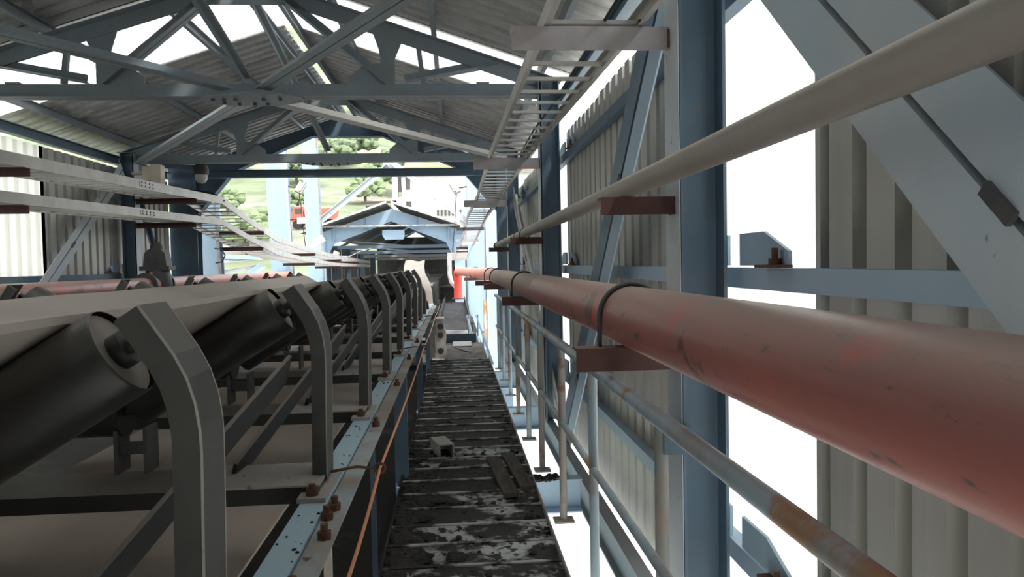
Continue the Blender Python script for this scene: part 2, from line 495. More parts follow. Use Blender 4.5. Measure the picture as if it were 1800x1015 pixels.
# floors, yard, hillside
single('floor', MB().span((-5.0, -4.0, -1.62), (-0.37, 13.2, -1.52)), 'dark', 'coal blackened deck under the conveyor', 'floor', kind='structure')
single('floor', MB().span((-5.0, 13.2, -1.62), (0.47, 52, -1.50)), 'dark', 'coal blackened deck running on into the far gallery', 'floor', kind='structure')

def hill_side(x):
    q = min(max((22 - x) / 30, 0), 1)
    return 0.06 + 0.94 * q * q * (3 - 2 * q)
def terrain():
    xs = [-220 + 11 * i for i in range(41)]
    ys = [-60, -30, 0, 15, 30, 45, 55] + [60 + 8 * i for i in range(34)]
    rg = random.Random(3)
    vs = []
    for y in ys:
        for x in xs:
            d = math.hypot(x * 0.6, y) if y > 0 else 0
            z = -9.0
            if d > 58:
                t = d - 58
                z = -9 + 0.045 * t + 0.00085 * t * t
                z = -9 + (min(z, 46 + 0.02 * t) + 9) * hill_side(x)
                z += math.sin(x * 0.05 + y * 0.03) * 0.02 * min(t, 60) + rg.uniform(-0.25, 0.25)
            vs.append((x, y, z))
    n = len(xs)
    fs = []
    for j in range(len(ys) - 1):
        for i in range(n - 1):
            fs.append((j * n + i, j * n + i + 1, (j + 1) * n + i + 1, (j + 1) * n + i))
    mb = MB().add(vs, fs, True)
    return mb
def ground_z(x, y):
    d = math.hypot(x * 0.6, y) if y > 0 else 0
    if d <= 58: return -9.0
    t = d - 58
    z = min(-9 + 0.045 * t + 0.00085 * t * t, 46 + 0.02 * t)
    return -9 + (z + 9) * hill_side(x) + math.sin(x * 0.05 + y * 0.03) * 0.02 * min(t, 60)
single('hillside_ground', terrain(), 'hill', 'pale green hillside with bare earth tracks beyond the gallery', 'hillside', kind='structure', flat=True)
single('yard_ground', MB().span((-6, -40, -9.05), (60, 48, -8.95)), 'concrete', 'pale sunlit concrete yard seen below the walkway edge', 'ground', kind='structure', flat=True)

# ---------------------------------------------------------------- columns and wall members
def column(x_in, s0, sgn, label, top=1.70, bot=-1.51, size=0.175):
    """sgn +1: the column stands to the right of its inner face"""
    xc = x_in + sgn * size / 2
    t = thing('steel_column', label, 'column', (xc, s0, bot), 'columns of the gallery frames')
    part('shaft', MB().beam((xc, s0, bot), (xc, s0, top), prof_I(size, 0.17, 0.012, 0.01), (1, 0, 0)), 'blue', t)
    mbp = MB().span((xc - size / 2 - 0.02, s0 - 0.10, top), (xc + size / 2 + 0.02, s0 + 0.10, top + 0.014))
    part('cap_plate', mbp, 'blue', t)
    part('lit_flange_strip', MB().span((x_in - sgn * 0.003, s0 - 0.087, bot), (x_in, s0 + 0.087, top)), 'brace', t, 'inner flange coloured pale as if side lit')  # thin strip over the flange, side light put into its pale colour
    for hz in (-0.035, -1.09, 1.02):
        if sgn < 0 and hz < -1: continue
        xo = x_in + sgn * (size + 0.055)
        for d in (-1, 1):
            q = s0 + d * 0.06
            e = s0 + d * 0.46
            poly = [(xo, q, hz + 0.008), (xo, e, hz + 0.008), (xo, e, hz + 0.055), (xo, e - d * 0.19, hz + 0.125), (xo, q, hz + 0.125)]
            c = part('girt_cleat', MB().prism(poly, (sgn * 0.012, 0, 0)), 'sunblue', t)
            b = MB()
            b.span((xo - sgn * 0.045, e - d * 0.16, hz + 0.002), (xo, e + d * 0.03, hz + 0.012))
            part('packing_plate', b, 'rust', c)
            b = MB()
            hexbolt(b, (xo - sgn * 0.022, e - d * 0.05, hz + 0.012), 0.02, 0.02, shank=0.035)
            part('bolt', b, 'rust', c)
    return t

cols = []
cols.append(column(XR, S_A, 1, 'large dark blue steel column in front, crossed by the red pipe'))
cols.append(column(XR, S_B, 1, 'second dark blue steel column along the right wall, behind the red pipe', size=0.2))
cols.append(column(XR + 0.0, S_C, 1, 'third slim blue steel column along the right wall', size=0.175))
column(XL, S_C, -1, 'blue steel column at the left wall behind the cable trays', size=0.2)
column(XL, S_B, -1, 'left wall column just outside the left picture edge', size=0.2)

# girts and eave struts
def girt(x, s0, s1, h, sgn, label, d=0.075, w=0.06, mtl='sunblue'):
    mb = MB().beam((x, s0, h), (x, s1, h), miry(prof_C(w, d, 0.006)) if sgn > 0 else miry(mirx(prof_C(w, d, 0.006))), (0, 0, 1))
    return single('wall_girt', mb, mtl, label, 'steel rail', 'girts on the side walls')
girt(XR + 0.175 + 0.055, -1.8, 13.0, -0.035, 1, 'light blue wall rail at pipe height on the right wall')
girt(XR + 0.175 + 0.055, -1.8, 13.0, -1.09, 1, 'low wall rail near the walkway on the right wall')
girt(XR + 0.175 + 0.055, -1.8, 13.0, 1.02, 1, 'high dark wall rail below the top edge of right wall sheets', mtl='blue')
girt(XL - 0.2 - 0.055, 3.2, 13.0, -0.05, -1, 'grey blue wall rail behind the red pipe on left wall', mtl='blue')
single('eave_strut', MB().beam((XL - 0.26, -3.8, 1.60), (XL - 0.26, 13.2, 1.60), prof_I(0.10, 0.12, 0.01, 0.008)), 'blue', 'long blue eave beam on top of the left wall', 'beam')
single('eave_strut', MB().beam((XR + 0.26, -1.8, 1.56), (XR + 0.26, 13.2, 1.56), prof_I(0.10, 0.12, 0.01, 0.008)), 'blue', 'blue eave beam above the right wall behind ladder tray', 'beam')
single('bottom_chord', MB().beam((0.875, -1.8, -1.62), (0.875, 13.2, -1.62), prof_I(0.075, 0.22, 0.014, 0.01)), 'blue', 'dark blue floor beam running low along the right columns', 'beam')

# double angle wall braces
def brace(name, p0, p1, a, label, mtl, nrm=(1, 0, 0), gap=0.018, packs=(0.3, 0.62), mtl2=None):
    p0, p1 = Vector(p0), Vector(p1)
    t = thing(name, label, 'brace', p0 if p0.z < p1.z else p1, 'diagonal wall braces')
    for sd in (-1, 1):
        pl = shift(prof_L(a, 0.06, 0.008), gap / 2, 0)
        if sd < 0: pl = mirx(pl)
        part('angle', MB().beam(p0, p1, pl, nrm), (mtl2 or mtl) if sd > 0 else mtl, t)
    d = (p1 - p0)
    part('seam_strip', MB().beam(p0 + d * 0.01, p1 - d * 0.01, rect(gap, 0.008, 0, 0.03), nrm), 'rust', t)
    for q in packs:
        c = p0 + d * q
        part('packing_plate', MB().beam(c - d.normalized() * 0.05, c + d.normalized() * 0.05, rect(gap * 1.05 + 0.012, 0.014, 0, -0.004), nrm), 'cast', t)
    return t
brace('wall_brace', (1.035, 2.60, 1.25), (1.035, -0.42, -1.50), 0.16, 'broad pale blue double brace crossing behind the upper pipe at far right', 'brace', (1, 0, 0), 0.02, (0.42, 0.50))
brace('wall_brace', (0.915, 2.84, 1.46), (0.915, 6.25, -1.50), 0.17, 'dark and light blue double brace sloping between the first two right columns', 'blue', (1, 0, 0), 0.035, (0.35, 0.8), 'sunblue')  # lit and shaded halves of the pair put into two blues
brace('wall_brace', (0.90, 11.15, 1.02), (0.90, 6.45, -1.40), 0.12, 'pale grey double brace sloping between second and third right columns', 'bracegrey', (1, 0, 0), 0.02, (0.4, 0.7))
brace('wall_brace', (XL - 0.10, 11.1, 1.45), (XL - 0.10, 7.4, -1.35), 0.10, 'light blue double brace sloping down the left wall', 'brace', (-1, 0, 0), 0.02, (0.4, 0.7))
brace('wall_brace', (XL - 0.10, 11.5, 1.2), (XL - 0.10, 13.2, -1.4), 0.06, 'dark thin brace behind the valve at the left wall', 'blue', (1, 0, 0), 0.02, (0.5,))

# ---------------------------------------------------------------- roof trusses
def double_angle(p0, p1, a, b, nrm=(0, 1, 0), gap=0.012, flip=False):
    mb = MB()
    for sd in (-1, 1):
        pl = shift(prof_L(a, b, 0.008), gap / 2, 0)
        if flip: pl = shift(miry(pl), 0, 0)
        if sd < 0: pl = mirx(pl)
        mb.beam(p0, p1, pl, nrm)
    return mb

def truss(s0, label):
    t = thing('roof_truss', label, 'truss', (XC, s0, 1.55), 'roof trusses across the gallery')
    hb = 1.61
    U = (0, 0, 1)
    part('bottom_chord', double_angle((XL - 0.1, s0, hb - 0.055), (XR + 0.1, s0, hb - 0.055), 0.075, 0.125, U), 'truss', t)
    for sd in (-1, 1):
        e = XL - 0.15 if sd < 0 else XR + 0.15
        ee = Vector((e, s0, 1.72)); ap = Vector((XC, s0, 2.66))
        part('top_chord', double_angle(ee, ap, 0.095, 0.13, U, flip=True), 'truss', t)
        xv = XC + sd * 1.27
        ht = 2.64 - 0.33 * 1.27
        part('vertical', double_angle((xv, s0, hb), (xv, s0, ht), 0.06, 0.06, (0, 1, 0)), 'truss', t)
        part('diagonal', double_angle((xv - sd * 0.02, s0, hb + 0.06), (XC + sd * 0.30, s0, 2.46), 0.07, 0.075, U), 'truss', t)
        part('outer_diagonal', double_angle((xv + sd * 0.16, s0 + 0.02, hb + 0.09), (XC + sd * 2.3, s0 + 0.02, 1.86), 0.065, 0.07, U), 'truss', t)
        xt = XC + sd * 1.62
        part('thin_vertical', MB().beam((xt, s0 + 0.03, hb + 0.08), (xt - sd * 0.05, s0 + 0.03, 2.64 - 0.33 * 1.62), prof_L(0.045, 0.045, 0.006), (0, 1, 0)), 'truss', t)
        g = [(xv + sd * 0.06, hb), (xv - sd * 0.36, hb), (xv - sd * 0.36, hb + 0.13), (xv - sd * 0.20, hb + 0.26), (xv + sd * 0.06, hb + 0.26)]
        part('gusset', MB().prism([(x, s0 - 0.006, z) for x, z in g], (0, 0.012, 0)), 'truss', t)
        g = [(xv + sd * 0.16, ht - 0.10), (xv - sd * 0.16, ht + 0.02), (xv - sd * 0.08, ht - 0.22), (xv - sd * 0.05, ht - 0.36), (xv + sd * 0.05, ht - 0.36), (xv + sd * 0.09, ht - 0.26)]
        part('gusset', MB().prism([(x, s0 - 0.006, z) for x, z in g], (0, 0.012, 0)), 'truss', t)
    g = [(XC - 0.36, 2.40), (XC + 0.36, 2.40), (XC + 0.36, 2.50), (XC, 2.62), (XC - 0.36, 2.50)]
    part('apex_gusset', MB().prism([(x, s0 - 0.006, z) for x, z in g], (0, 0.012, 0)), 'truss', t)
    # flat splice plate under the middle node
    g = [(XC - 0.40, -0.09), (XC - 0.12, -0.22), (XC + 0.30, -0.22), (XC + 0.48, -0.06), (XC + 0.48, 0.10), (XC + 0.22, 0.26), (XC - 0.22, 0.26), (XC - 0.40, 0.10)]
    pl = part('node_plate', MB().prism([(x, s0 + y, hb - 0.072) for x, y in g], (0, 0, 0.014)), 'truss', t)
    for (x, y) in [(-0.3, -0.06), (-0.2, -0.06), (-0.1, -0.06), (0.15, -0.06), (0.3, -0.06), (-0.12, 0.14), (0.02, 0.14), (0.14, 0.14), (-0.24, 0.08)]:
        b = MB(); hexbolt(b, (XC + x, s0 + y, hb - 0.072), 0.018, 0.02, (0, 0, -1))
        part('bolt', b, 'cast', pl)
    for x in (-4.2, -3.9, -0.1, 0.3):
        part('packing_plate', MB().span((x - 0.06, s0 - 0.03, hb + 0.065), (x + 0.06, s0 + 0.03, hb + 0.085)), 'truss', t)
    return t
tB = truss(S_B, 'nearest roof truss in view with a bolted plate at mid span')
copy_tree(tB, (0, S_C - S_B, 0), label='second roof truss farther down, just before the arched end frame')
copy_tree(tB, (0, S_A - S_B, 0), label='roof truss above the picture top')

# flat bracing in the plane of the bottom chords
def flat_brace(p0, p1, label, mtl='truss'):
    mb = double_angle(p0, p1, 0.07, 0.075, (0, 0, 1))
    return single('roof_brace', mb, mtl, label, 'brace', 'flat braces between the trusses')
flat_brace((XL, S_A + 0.05, 1.60), (XC - 0.16, S_B - 0.12, 1.60), 'dark brace running from upper left to the middle of near truss')
flat_brace((XR, S_A + 0.05, 1.60), (XC + 0.16, S_B - 0.12, 1.60), 'dark brace running from upper right to the middle of near truss')
flat_brace((XC - 0.10, S_B + 0.16, 1.55), (XL + 0.10, S_C - 0.10, 1.55), 'brace with pale edge from near truss plate to the left column', 'brace')
flat_brace((XC + 0.14, S_B + 0.16, 1.55), (XR, S_C - 0.08, 1.55), 'long pale grey brace from near truss plate to the right column', 'bracegrey')
single('roof_brace', double_angle((XC, S_B + 0.1, 2.55), (XC, S_C - 0.1, 1.72), 0.06, 0.06, (1, 0, 0)), 'truss', 'dark brace dropping from near ridge to second truss', 'brace')
single('roof_brace', double_angle((XC, S_B - 0.1, 1.72), (XC, S_A + 0.1, 2.55), 0.06, 0.06, (1, 0, 0)), 'truss', 'brace rising from near truss to ridge above the camera', 'brace')

# purlins
k = 0
names_p = ['at the left eave', 'low on the left roof slope', 'high on the left roof slope', 'just left of the ridge', 'just right of the ridge', 'high on the right roof slope', 'low on the right roof slope', 'at the right eave']
for x in (-4.62, -3.6, -2.65, XC - 0.14, XC + 0.14, -1.1, -0.15, 0.87):
    h = roof_h(x) - 0.052
    mb = MB().beam((x, -2.0, h), (x, 13.8, h), shift(prof_C(0.045, 0.10, 0.006), -0.02, -0.05), (0, 0, 1))
    single('roof_purlin', mb, 'truss', 'long thin roof purlin ' + names_p[k], 'purlin', 'purlins under the roof sheets')
    k += 1

# arched end frame
ef = thing('portal_arch', 'dark blue arched portal frame at the end of the near gallery', 'portal frame', (XC, S_E, -3.0))
for sd in (-1, 1):
    xo = XL - 0.28 if sd < 0 else XR + 0.19
    w = 0.46 if sd < 0 else 0.23
    xi = xo - sd * w
    part('leg', MB().beam(((xo + xi) / 2, S_E, -3.0), ((xo + xi) / 2, S_E, 1.75), prof_I(w, 0.24, 0.016, 0.012), (0, 1, 0) if sd < 0 else (0, 1, 0)), 'blue', ef)
    rise = lambda x: 2.69 - 0.33 * abs(x - XC)
    pts = [(xi, 0.95), (xi - sd * 0.62, 1.68), (XC + sd * 0.62, 2.29), (XC, 2.29), (XC, rise(XC)), (xo, rise(xo)), (xo, 0.95)]
    part('rafter', MB().prism([(x, S_E - 0.006, z) for x, z in pts], (0, 0.012, 0)), 'blue', ef)
    fl = [(xi, S_E, 0.95), (xi - sd * 0.62, S_E, 1.68), (XC + sd * 0.62, S_E, 2.29), (XC, S_E, 2.29)]
    part('flange', MB().sweep(fl, rect(0.2, 0.014) if True else None, (0, 0, 1)), 'blue', ef)
    part('stiffener', MB().span((XC + sd * 0.62 - 0.005, S_E - 0.09, 2.29), (XC + sd * 0.62 + 0.005, S_E + 0.09, rise(XC + 0.62))), 'blue', ef)
part('tie_beam', MB().beam((XL + 0.2, S_E - 0.4, 1.60), (XR, S_E - 0.4, 1.60), prof_I(0.14, 0.13, 0.012, 0.01)), 'blue', ef)

# ---------------------------------------------------------------- pipes on the right
PX, PH, PR = 0.645, -0.205, 0.110          # red pipe axis and radius
rp = thing('red_water_pipe', 'big faded red water pipe running along the right wall', 'pipe', (PX, 2, PH - PR))
def straight(s0, s1, n):
    return [(PX, s0 + (s1 - s0) * i / n, PH) for i in range(n + 1)]
part('pipe_length', MB().tube(straight(-1.6, 5.35, 6), PR, 40), 'redpipe', rp)
part('pipe_length', MB().tube(straight(5.35, 11.2, 4), PR, 32), 'dustpipe', rp, 'pipe length grey with dust')
bend = [(PX, 11.2, PH), (PX, 14.0, PH), (PX - 0.04, 15.0, PH), (PX - 0.16, 16.2, PH), (PX - 0.42, 18.6, PH), (0.10, 19.8, PH + 0.01)]
part('pipe_length', MB().tube(bend, PR, 24), 'pinkpipe', rp, 'pipe length coloured pink as if sunlit')
part('drop_pipe', MB().tube([(0.10, 19.8, PH + 0.01), (0.08, 19.95, PH - 0.03), (0.08, 20.0, PH - 0.14), (0.08, 20.0, PH - 0.72)], PR * 1.02, 20), 'red', rp, 'bright red vertical drop pipe')
part('flange', MB().tube([(0.08, 20.0, PH - 0.72), (0.08, 20.0, PH - 0.75)], 0.17, 20), 'primer', rp)

GX, GH, GR = 0.655, 0.272, 0.039
gp = thing('grey_pipe', 'thin dusty grey pipe running above the red pipe', 'pipe', (GX, 2, GH - GR))
part('pipe_length', MB().tube([(GX, -1.6 + 1.28 * i, GH) for i in range(11)], GR, 28), 'greypipe', gp)
for sj in (7.6, 11.55):
    part('coupling', MB().tube([(GX, sj, GH), (GX, sj + 0.03, GH)], GR * 1.14, 24), 'cast', gp)

def u_bolt(mb, x, sv, h, r, rb, base):
    pts = [(x - r, sv, base)]
    for i in range(17):
        a = math.pi - math.pi * i / 16
        pts.append((x + r * math.cos(a), sv, h + r * math.sin(a)))
    pts.append((x + r, sv, base))
    mb.tube(pts, rb, 8)
    return mb

def pipe_bracket(s0, hx, x0, x1, hgt, wid, label, ub=None, mtl='primer'):
    """channel cantilevered from a column; hx = top"""
    t = thing('pipe_bracket', label, 'bracket', ((x0 + x1) / 2, s0, hx - hgt), 'brackets carrying the right hand pipes')
    part('arm', MB().beam((x0, s0, hx), (x1, s0, hx), mirx([(-wid / 2, -hgt), (-wid / 2 + 0.008, -hgt), (-wid / 2 + 0.008, -0.008), (wid / 2, -0.008), (wid / 2, 0), (-wid / 2, 0)]), (0, 0, 1)), mtl, t)
    # the arm's web faces the camera
    part('end_weld', MB().span((x1 - 0.006, s0 - wid / 2, hx - hgt), (x1, s0 + wid / 2, hx)), mtl, t)
    if ub:
        x, h, r, rb = ub
        part('u_bolt', u_bolt(MB(), x, s0 + 0.01, h, r + rb, rb, hx - 0.05), 'cast', t)
        for sd in (-1, 1):
            b = MB(); hexbolt(b, (x + sd * (r + rb), s0 + 0.01, hx - 0.026), rb * 1.9, 0.018)
            part('nut', b, 'rust', t)
    return t
ordn = ['nearest', 'second', 'third', 'fourth']
for i, sv in enumerate((S_A - 0.05, S_B - 0.12, S_C - 0.12)):
    pipe_bracket(sv, PH - PR, 0.43, XR, 0.085, 0.09, ['nearest red brown channel bracket under the red pipe with hoop clamp', 'second red brown bracket under the red pipe at the second column', 'third small red brown bracket under the red pipe at the third column'][i], (PX, PH, PR, 0.009))
    pipe_bracket(sv + (0.05 if i == 0 else 0), GH - GR, 0.54 - 0.02 * (i > 0), XR, 0.065, 0.075, ['nearest red brown bracket under the thin grey pipe', 'second red brown bracket under the thin grey pipe', 'third red brown bracket under the far end of the grey pipe'][i], (GX, GH, GR, 0.005) if i else None)
pipe_bracket(S_E - 0.16, PH - PR, 0.36, XR, 0.085, 0.09, 'red pipe bracket on the end frame, fourth from the camera', (PX, PH, PR, 0.009))
pipe_bracket(16.6, PH - PR, 0.20, 0.85, 0.07, 0.09, 'far red pipe bracket just before the pipe drops', (0.47, PH, PR, 0.009))

# ---------------------------------------------------------------- ladder cable trays
def ladder_tray(path, width, rail_h, pitch, label, mtl, name='cable_ladder', rail_t=0.022, splice=()):
    """path: (x centre, s, h) polyline; rungs between two side rails"""
    t = thing(name, label, 'cable tray', path[0], 'ladder cable trays')
    for sd in (-1, 1):
        pl = [(0, 0), (rail_t, 0), (rail_t, 0.003), (0.003, 0.003), (0.003, rail_h - 0.003), (rail_t, rail_h - 0.003), (rail_t, rail_h), (0, rail_h)]
        if sd > 0: pl = mirx(pl)
        pts = [(p[0] + sd * width / 2, p[1], p[2]) for p in path]
        part('side_rail', MB().sweep(pts, pl, (0, 0, 1)), mtl, t)
    rung = MB().span((-width / 2 + 0.003, -0.014, 0.0), (width / 2 - 0.003, 0.014, 0.016)).mesh('rung', (0, 0, 0))
    rung.materials.append(M[mtl])
    acc = 0.0
    for i in range(len(path) - 1):
        a, b = Vector(path[i]), Vector(path[i + 1])
        d = b - a
        q = acc
        ang = math.atan2(d.z, d.y)
        while q < d.length:
            p = a + d * (q / d.length)
            inst('rung', rung, (p.x, p.y, p.z + 0.012), t, (ang, 0, -math.atan2(d.x, d.y)))
            q += pitch
        acc = q - d.length
    for (sv, h, x) in splice:
        c = part('splice_plate', MB().span((x, sv - 0.22, h + 0.02), (x + 0.006, sv + 0.22, h + rail_h - 0.02)), mtl, t)
        for dy in (-0.17, -0.06, 0.06, 0.17):
            for dz in (0.035, rail_h - 0.035):
                b = MB(); hexbolt(b, (x + 0.006, sv + dy, h + dz), 0.011, 0.008, (1, 0, 0))
                part('bolt', b, 'cast', c)
    return t
TX, TW = 0.535, 0.37
ladder_tray([(TX, 1.2, 0.85), (TX, 2.74, 0.872), (TX, 6.95, 0.985), (TX, 11.2, 0.955), (TX - 0.10, 13.4, 0.83), (TX - 0.13, 16.0, 0.70), (TX - 0.16, 20.0, 0.52), (TX - 0.3, 24.0, 0.36)], TW, 0.07, 0.315, 'galvanised cable ladder hanging high along the right columns', 'galv')
def tray_arm(name, p0, p1, hgt, wid, label, mtl):
    t = thing(name, label, 'bracket', p0, 'arms carrying the cable trays')
    part('arm', MB().beam(p0, p1, [(-wid / 2, -hgt), (-wid / 2 + 0.007, -hgt), (-wid / 2 + 0.007, -0.007), (wid / 2, -0.007), (wid / 2, 0), (-wid / 2, 0)], (0, 0, 1)), mtl, t)
    return t
def tray_plate(s0, x0, x1, hgt, TH, label, mtl='plate'):
    t = thing('tray_bracket', label, 'bracket', (x1, s0, TH - hgt), 'arms carrying the cable trays')
    part('arm', MB().span((x0, s0 - 0.006, TH - hgt), (x1, s0 + 0.006, TH)), mtl, t)
    part('ledge', MB().span((x0, s0, TH - 0.008), (x1, s0 + 0.07, TH)), mtl, t)
    for x in (TX - TW / 2 + 0.01, TX + TW / 2 - 0.01):
        b = MB(); hexbolt(b, (x, s0 + 0.012, TH), 0.012, 0.012, shank=0.02)
        part('bolt', b, 'rust', t)
    part('weld', MB().span((x1 - 0.012, s0 - 0.012, TH - hgt * 0.9), (x1, s0 + 0.02, TH - 0.01)), 'rust', t)
    return t
tray_plate(S_A + 0.02, 0.226, XR, 0.085, 0.868, 'wide grey steel plate bracket under the cable ladder at the front column')
tray_plate(S_B - 0.06, 0.195, XR, 0.105, 0.98, 'grey plate bracket under the cable ladder at the second column')
tray_plate(S_C - 0.1, 0.16, XR, 0.10, 0.95, 'small plate bracket under the cable ladder at the third column')
for (sv, h, lab, mt) in [(15.2, 0.74, 'dark arm under the sunlit part of the right cable ladder', 'cast'), (18.2, 0.60, 'grey arm under the far right cable ladder', 'plate'), (21.0, 0.47, 'red brown arm under the far end of right cable ladder', 'primer'), (23.0, 0.39, 'lowest red brown arm under the far right cable ladder', 'primer'), (24.6, 0.30, 'red brown arm past the end of right cable ladder', 'primer')]:
    tray_arm('tray_bracket', (0.62, sv, h), (TX - 0.48, sv, h), 0.07, 0.08, lab, mt)

LX = -4.10
up_path = [(LX, 4.0, 0.88), (LX, 6.6, 0.925), (LX, 12.6, 1.065), (LX, 14.4, 0.80), (LX, 16.4, 0.55), (LX, 19.5, 0.40), (LX, 24.0, 0.25), (LX, 34.0, 0.08)]
ladder_tray(up_path, 0.58, 0.115, 0.30, 'upper of the two long cable ladders along the left wall', 'galv', splice=((9.6, 0.995, LX + 0.29),))
lo_path = [(LX, 4.0, 0.55), (LX, 6.6, 0.595), (LX, 12.6, 0.715), (LX, 14.4, 0.48), (LX, 16.4, 0.26), (LX, 19.5, 0.13), (LX, 24.0, 0.01), (LX, 34.0, -0.08)]
ladder_tray(lo_path, 0.58, 0.10, 0.30, 'lower of the two long cable ladders along the left wall', 'galv', splice=((9.6, 0.655, LX + 0.29),))
pos = ['at the left picture edge', 'at the left column', 'on the blue tower leg', 'in front of the middle tower leg', 'beside the far gallery mouth', 'inside the far gallery mouth']
for i, (sv, hu, hl) in enumerate([(6.9, 0.925, 0.595), (11.2, 1.03, 0.68), (15.0, 0.72, 0.41), (20.4, 0.36, 0.10), (25.0, 0.22, -0.005), (29.5, 0.15, -0.045)]):
    tray_arm('tray_bracket', (XL + 0.0, sv, hu), (LX + 0.34, sv, hu), 0.075, 0.10, 'dark brown arm under the upper left cable ladder ' + pos[i], 'primer')
    tray_arm('tray_bracket', (XL + 0.0, sv, hl), (LX + 0.32, sv, hl), 0.075, 0.10, 'dark brown arm under the lower left cable ladder ' + pos[i], 'primer')

single('black_cable', MB().tube([(0.60, 2.0, 0.93), (0.58, 2.74, 0.90), (0.62, 4.0, 0.945), (0.60, 5.5, 0.97), (0.64, 7.0, 1.02)], 0.007, 6), 'cable', 'thin black cable lying along the right cable ladder', 'cable')
# ---------------------------------------------------------------- handrail
HX = 0.57
hr = thing('handrail', 'light blue tube handrail with rust patches along the right edge of the stairs', 'railing', (HX, 5, FLOOR))
part('top_rail', MB().tube([(HX, 0.4, -0.452), (HX, 3.5, -0.452), (HX, 10.4, -0.455)], 0.0245, 20), 'rail', hr)
part('mid_rail', MB().tube([(HX, 0.4, -0.885), (HX, 5.0, -0.885), (HX, 10.4, -0.885)], 0.0165, 16), 'rail', hr)
for i, sv in enumerate((3.08, 4.0, 5.0, 5.9, 6.9, 7.9, 8.9, 9.9)):
    p = part('post', MB().tube([(HX, sv, FLOOR - 0.02 - (0.35 if i == 0 else 0)), (HX, sv, -0.47)], 0.0205, 16), 'railbrown' if i in (1, 2, 4) else 'rail', hr)
    if i: part('base_plate', MB().span((HX - 0.055, sv - 0.05, FLOOR - 0.03), (HX + 0.055, sv + 0.05, FLOOR - 0.02)), 'railbrown', p)
st = thing('rail_stub', 'dark brown upright tube tied to the front column beside the handrail', 'post', (0.735, 2.62, -1.62))
part('tube', MB().tube([(0.735, 2.62, -1.62), (0.735, 2.62, -0.60)], 0.026, 16), 'railbrown', st)
part('tie_bracket', MB().span((0.735, 2.58, -0.70), (XR + 0.02, 2.66, -0.605)), 'blue', st)

# ---------------------------------------------------------------- stairs
ws = thing('walkway_stairs', 'coal covered steel stairs going down between conveyor and handrail', 'stairs', (0.08, 6, FLOOR - 0.2))
TXL, TXR = -0.36, 0.465
rot = Matrix.Rotation(SLOPE, 3, 'X')      # treads lie level
sv, i = 1.2, 0
while sv < 10.6:
    mb = MB()
    d = 0.262 + random.uniform(-0.01, 0.008)
    tilt = Matrix.Rotation(SLOPE * 1.0 + R(random.uniform(-0.6, 0.6)), 3, 'X')
    mb.box((0.5 * (TXL + TXR), sv + 0.135, FLOOR - 0.004), (TXR - TXL, d, 0.006), tilt)
    tr = part('tread', mb, 'treadlight' if i in (7, 8, 9, 10, 11, 14, 15) else 'tread', ws)
    far = Vector((0.5 * (TXL + TXR), sv + 0.135, FLOOR - 0.004)) + tilt @ Vector((0, d / 2, 0.0))
    mb = MB().box(far + Vector((0, -0.004, -0.010)), (TXR - TXL - 0.002, 0.018, 0.040), tilt)
    part('nosing', mb, 'edge', tr)
    sv += 0.27; i += 1
part('stringer', MB().span((TXR, 0.8, FLOOR - 0.02), (TXR + 0.008, 10.9, FLOOR + 0.035)), 'railbrown', ws)
part('stringer', MB().span((TXL - 0.008, 0.8, FLOOR - 0.02), (TXL, 10.9, FLOOR + 0.035)), 'dark', ws)
def coal_heap(seed, n, box, rmin, rmax, z0):
    rg = random.Random(seed)
    mb = MB()
    for j in range(n):
        x = rg.uniform(box[0], box[1]); y = rg.uniform(box[2], box[3])
        r = rg.uniform(rmin, rmax) * rg.uniform(0.5, 1)
        mb.lump((x, y, z0 + r * 0.2), r, rg.random(), rg.uniform(0.4, 0.8), 6)
    return mb
heap = MB()
rg = random.Random(11)
for j in range(900):
    sj = 1.6 + 9.0 * rg.random() ** 1.1
    edge = rg.random()
    if edge < 0.45: x = TXL + abs(rg.gauss(0, 0.10))
    elif edge < 0.65: x = TXR - abs(rg.gauss(0, 0.05))
    else: x = rg.uniform(TXL, TXR)
    x = min(max(x, TXL + 0.01), TXR - 0.015)
    r = rg.uniform(0.006, 0.022)
    heap.lump((x, sj, FLOOR + r * 0.2), r, rg.random(), 0.6, 6)
for j in range(420):
    sj = 1.6 + 9.0 * rg.random()
    x = TXL + 0.02 + abs(rg.gauss(0, 0.035))
    heap.lump((x, sj, FLOOR + 0.005), rg.uniform(0.02, 0.05), rg.random(), 0.45, 7)
for j in range(520):
    sj = 1.6 + 9.0 * rg.random()
    x = TXL + 0.02 + abs(rg.gauss(0, 0.11))
    heap.lump((min(x, TXR - 0.03), sj, FLOOR + 0.002), rg.uniform(0.02, 0.06), rg.random(), 0.22, 8)
single('coal_spill', heap, 'coal', 'loose black coal crumbs lying on the stairs', 'coal', kind='stuff')
single('coal_lump', MB().lump((0.375, 3.92, FLOOR + 0.02), 0.032, 5, 0.8, 8), 'coal', 'single larger coal lump on a near pale tread', 'coal')
blk = thing('steel_offcut', 'short dusty channel offcut lying on the stairs', 'steel block', (-0.10, 5.45, FLOOR))
part('channel', MB().beam((-0.155, 5.56, FLOOR + 0.05), (-0.085, 5.30, FLOOR + 0.05), [(-0.055, -0.05), (-0.048, -0.05), (-0.048, 0.043), (0.048, 0.043), (0.048, -0.05), (0.055, -0.05), (0.055, 0.05), (-0.055, 0.05)]), 'footgrey', blk)
for (a, b, lab) in [((0.235, 5.15), (0.305, 4.30), 'left of two weathered boards lying on the stairs'), ((0.345, 5.25), (0.415, 4.42), 'right of two weathered boards lying on the stairs')]:
    mb = MB().beam((a[0], a[1], FLOOR + 0.03), (b[0], b[1], FLOOR + 0.03), rect(0.088, 0.026))
    single('loose_board', mb, 'wood', lab, 'board', 'boards on the stairs')
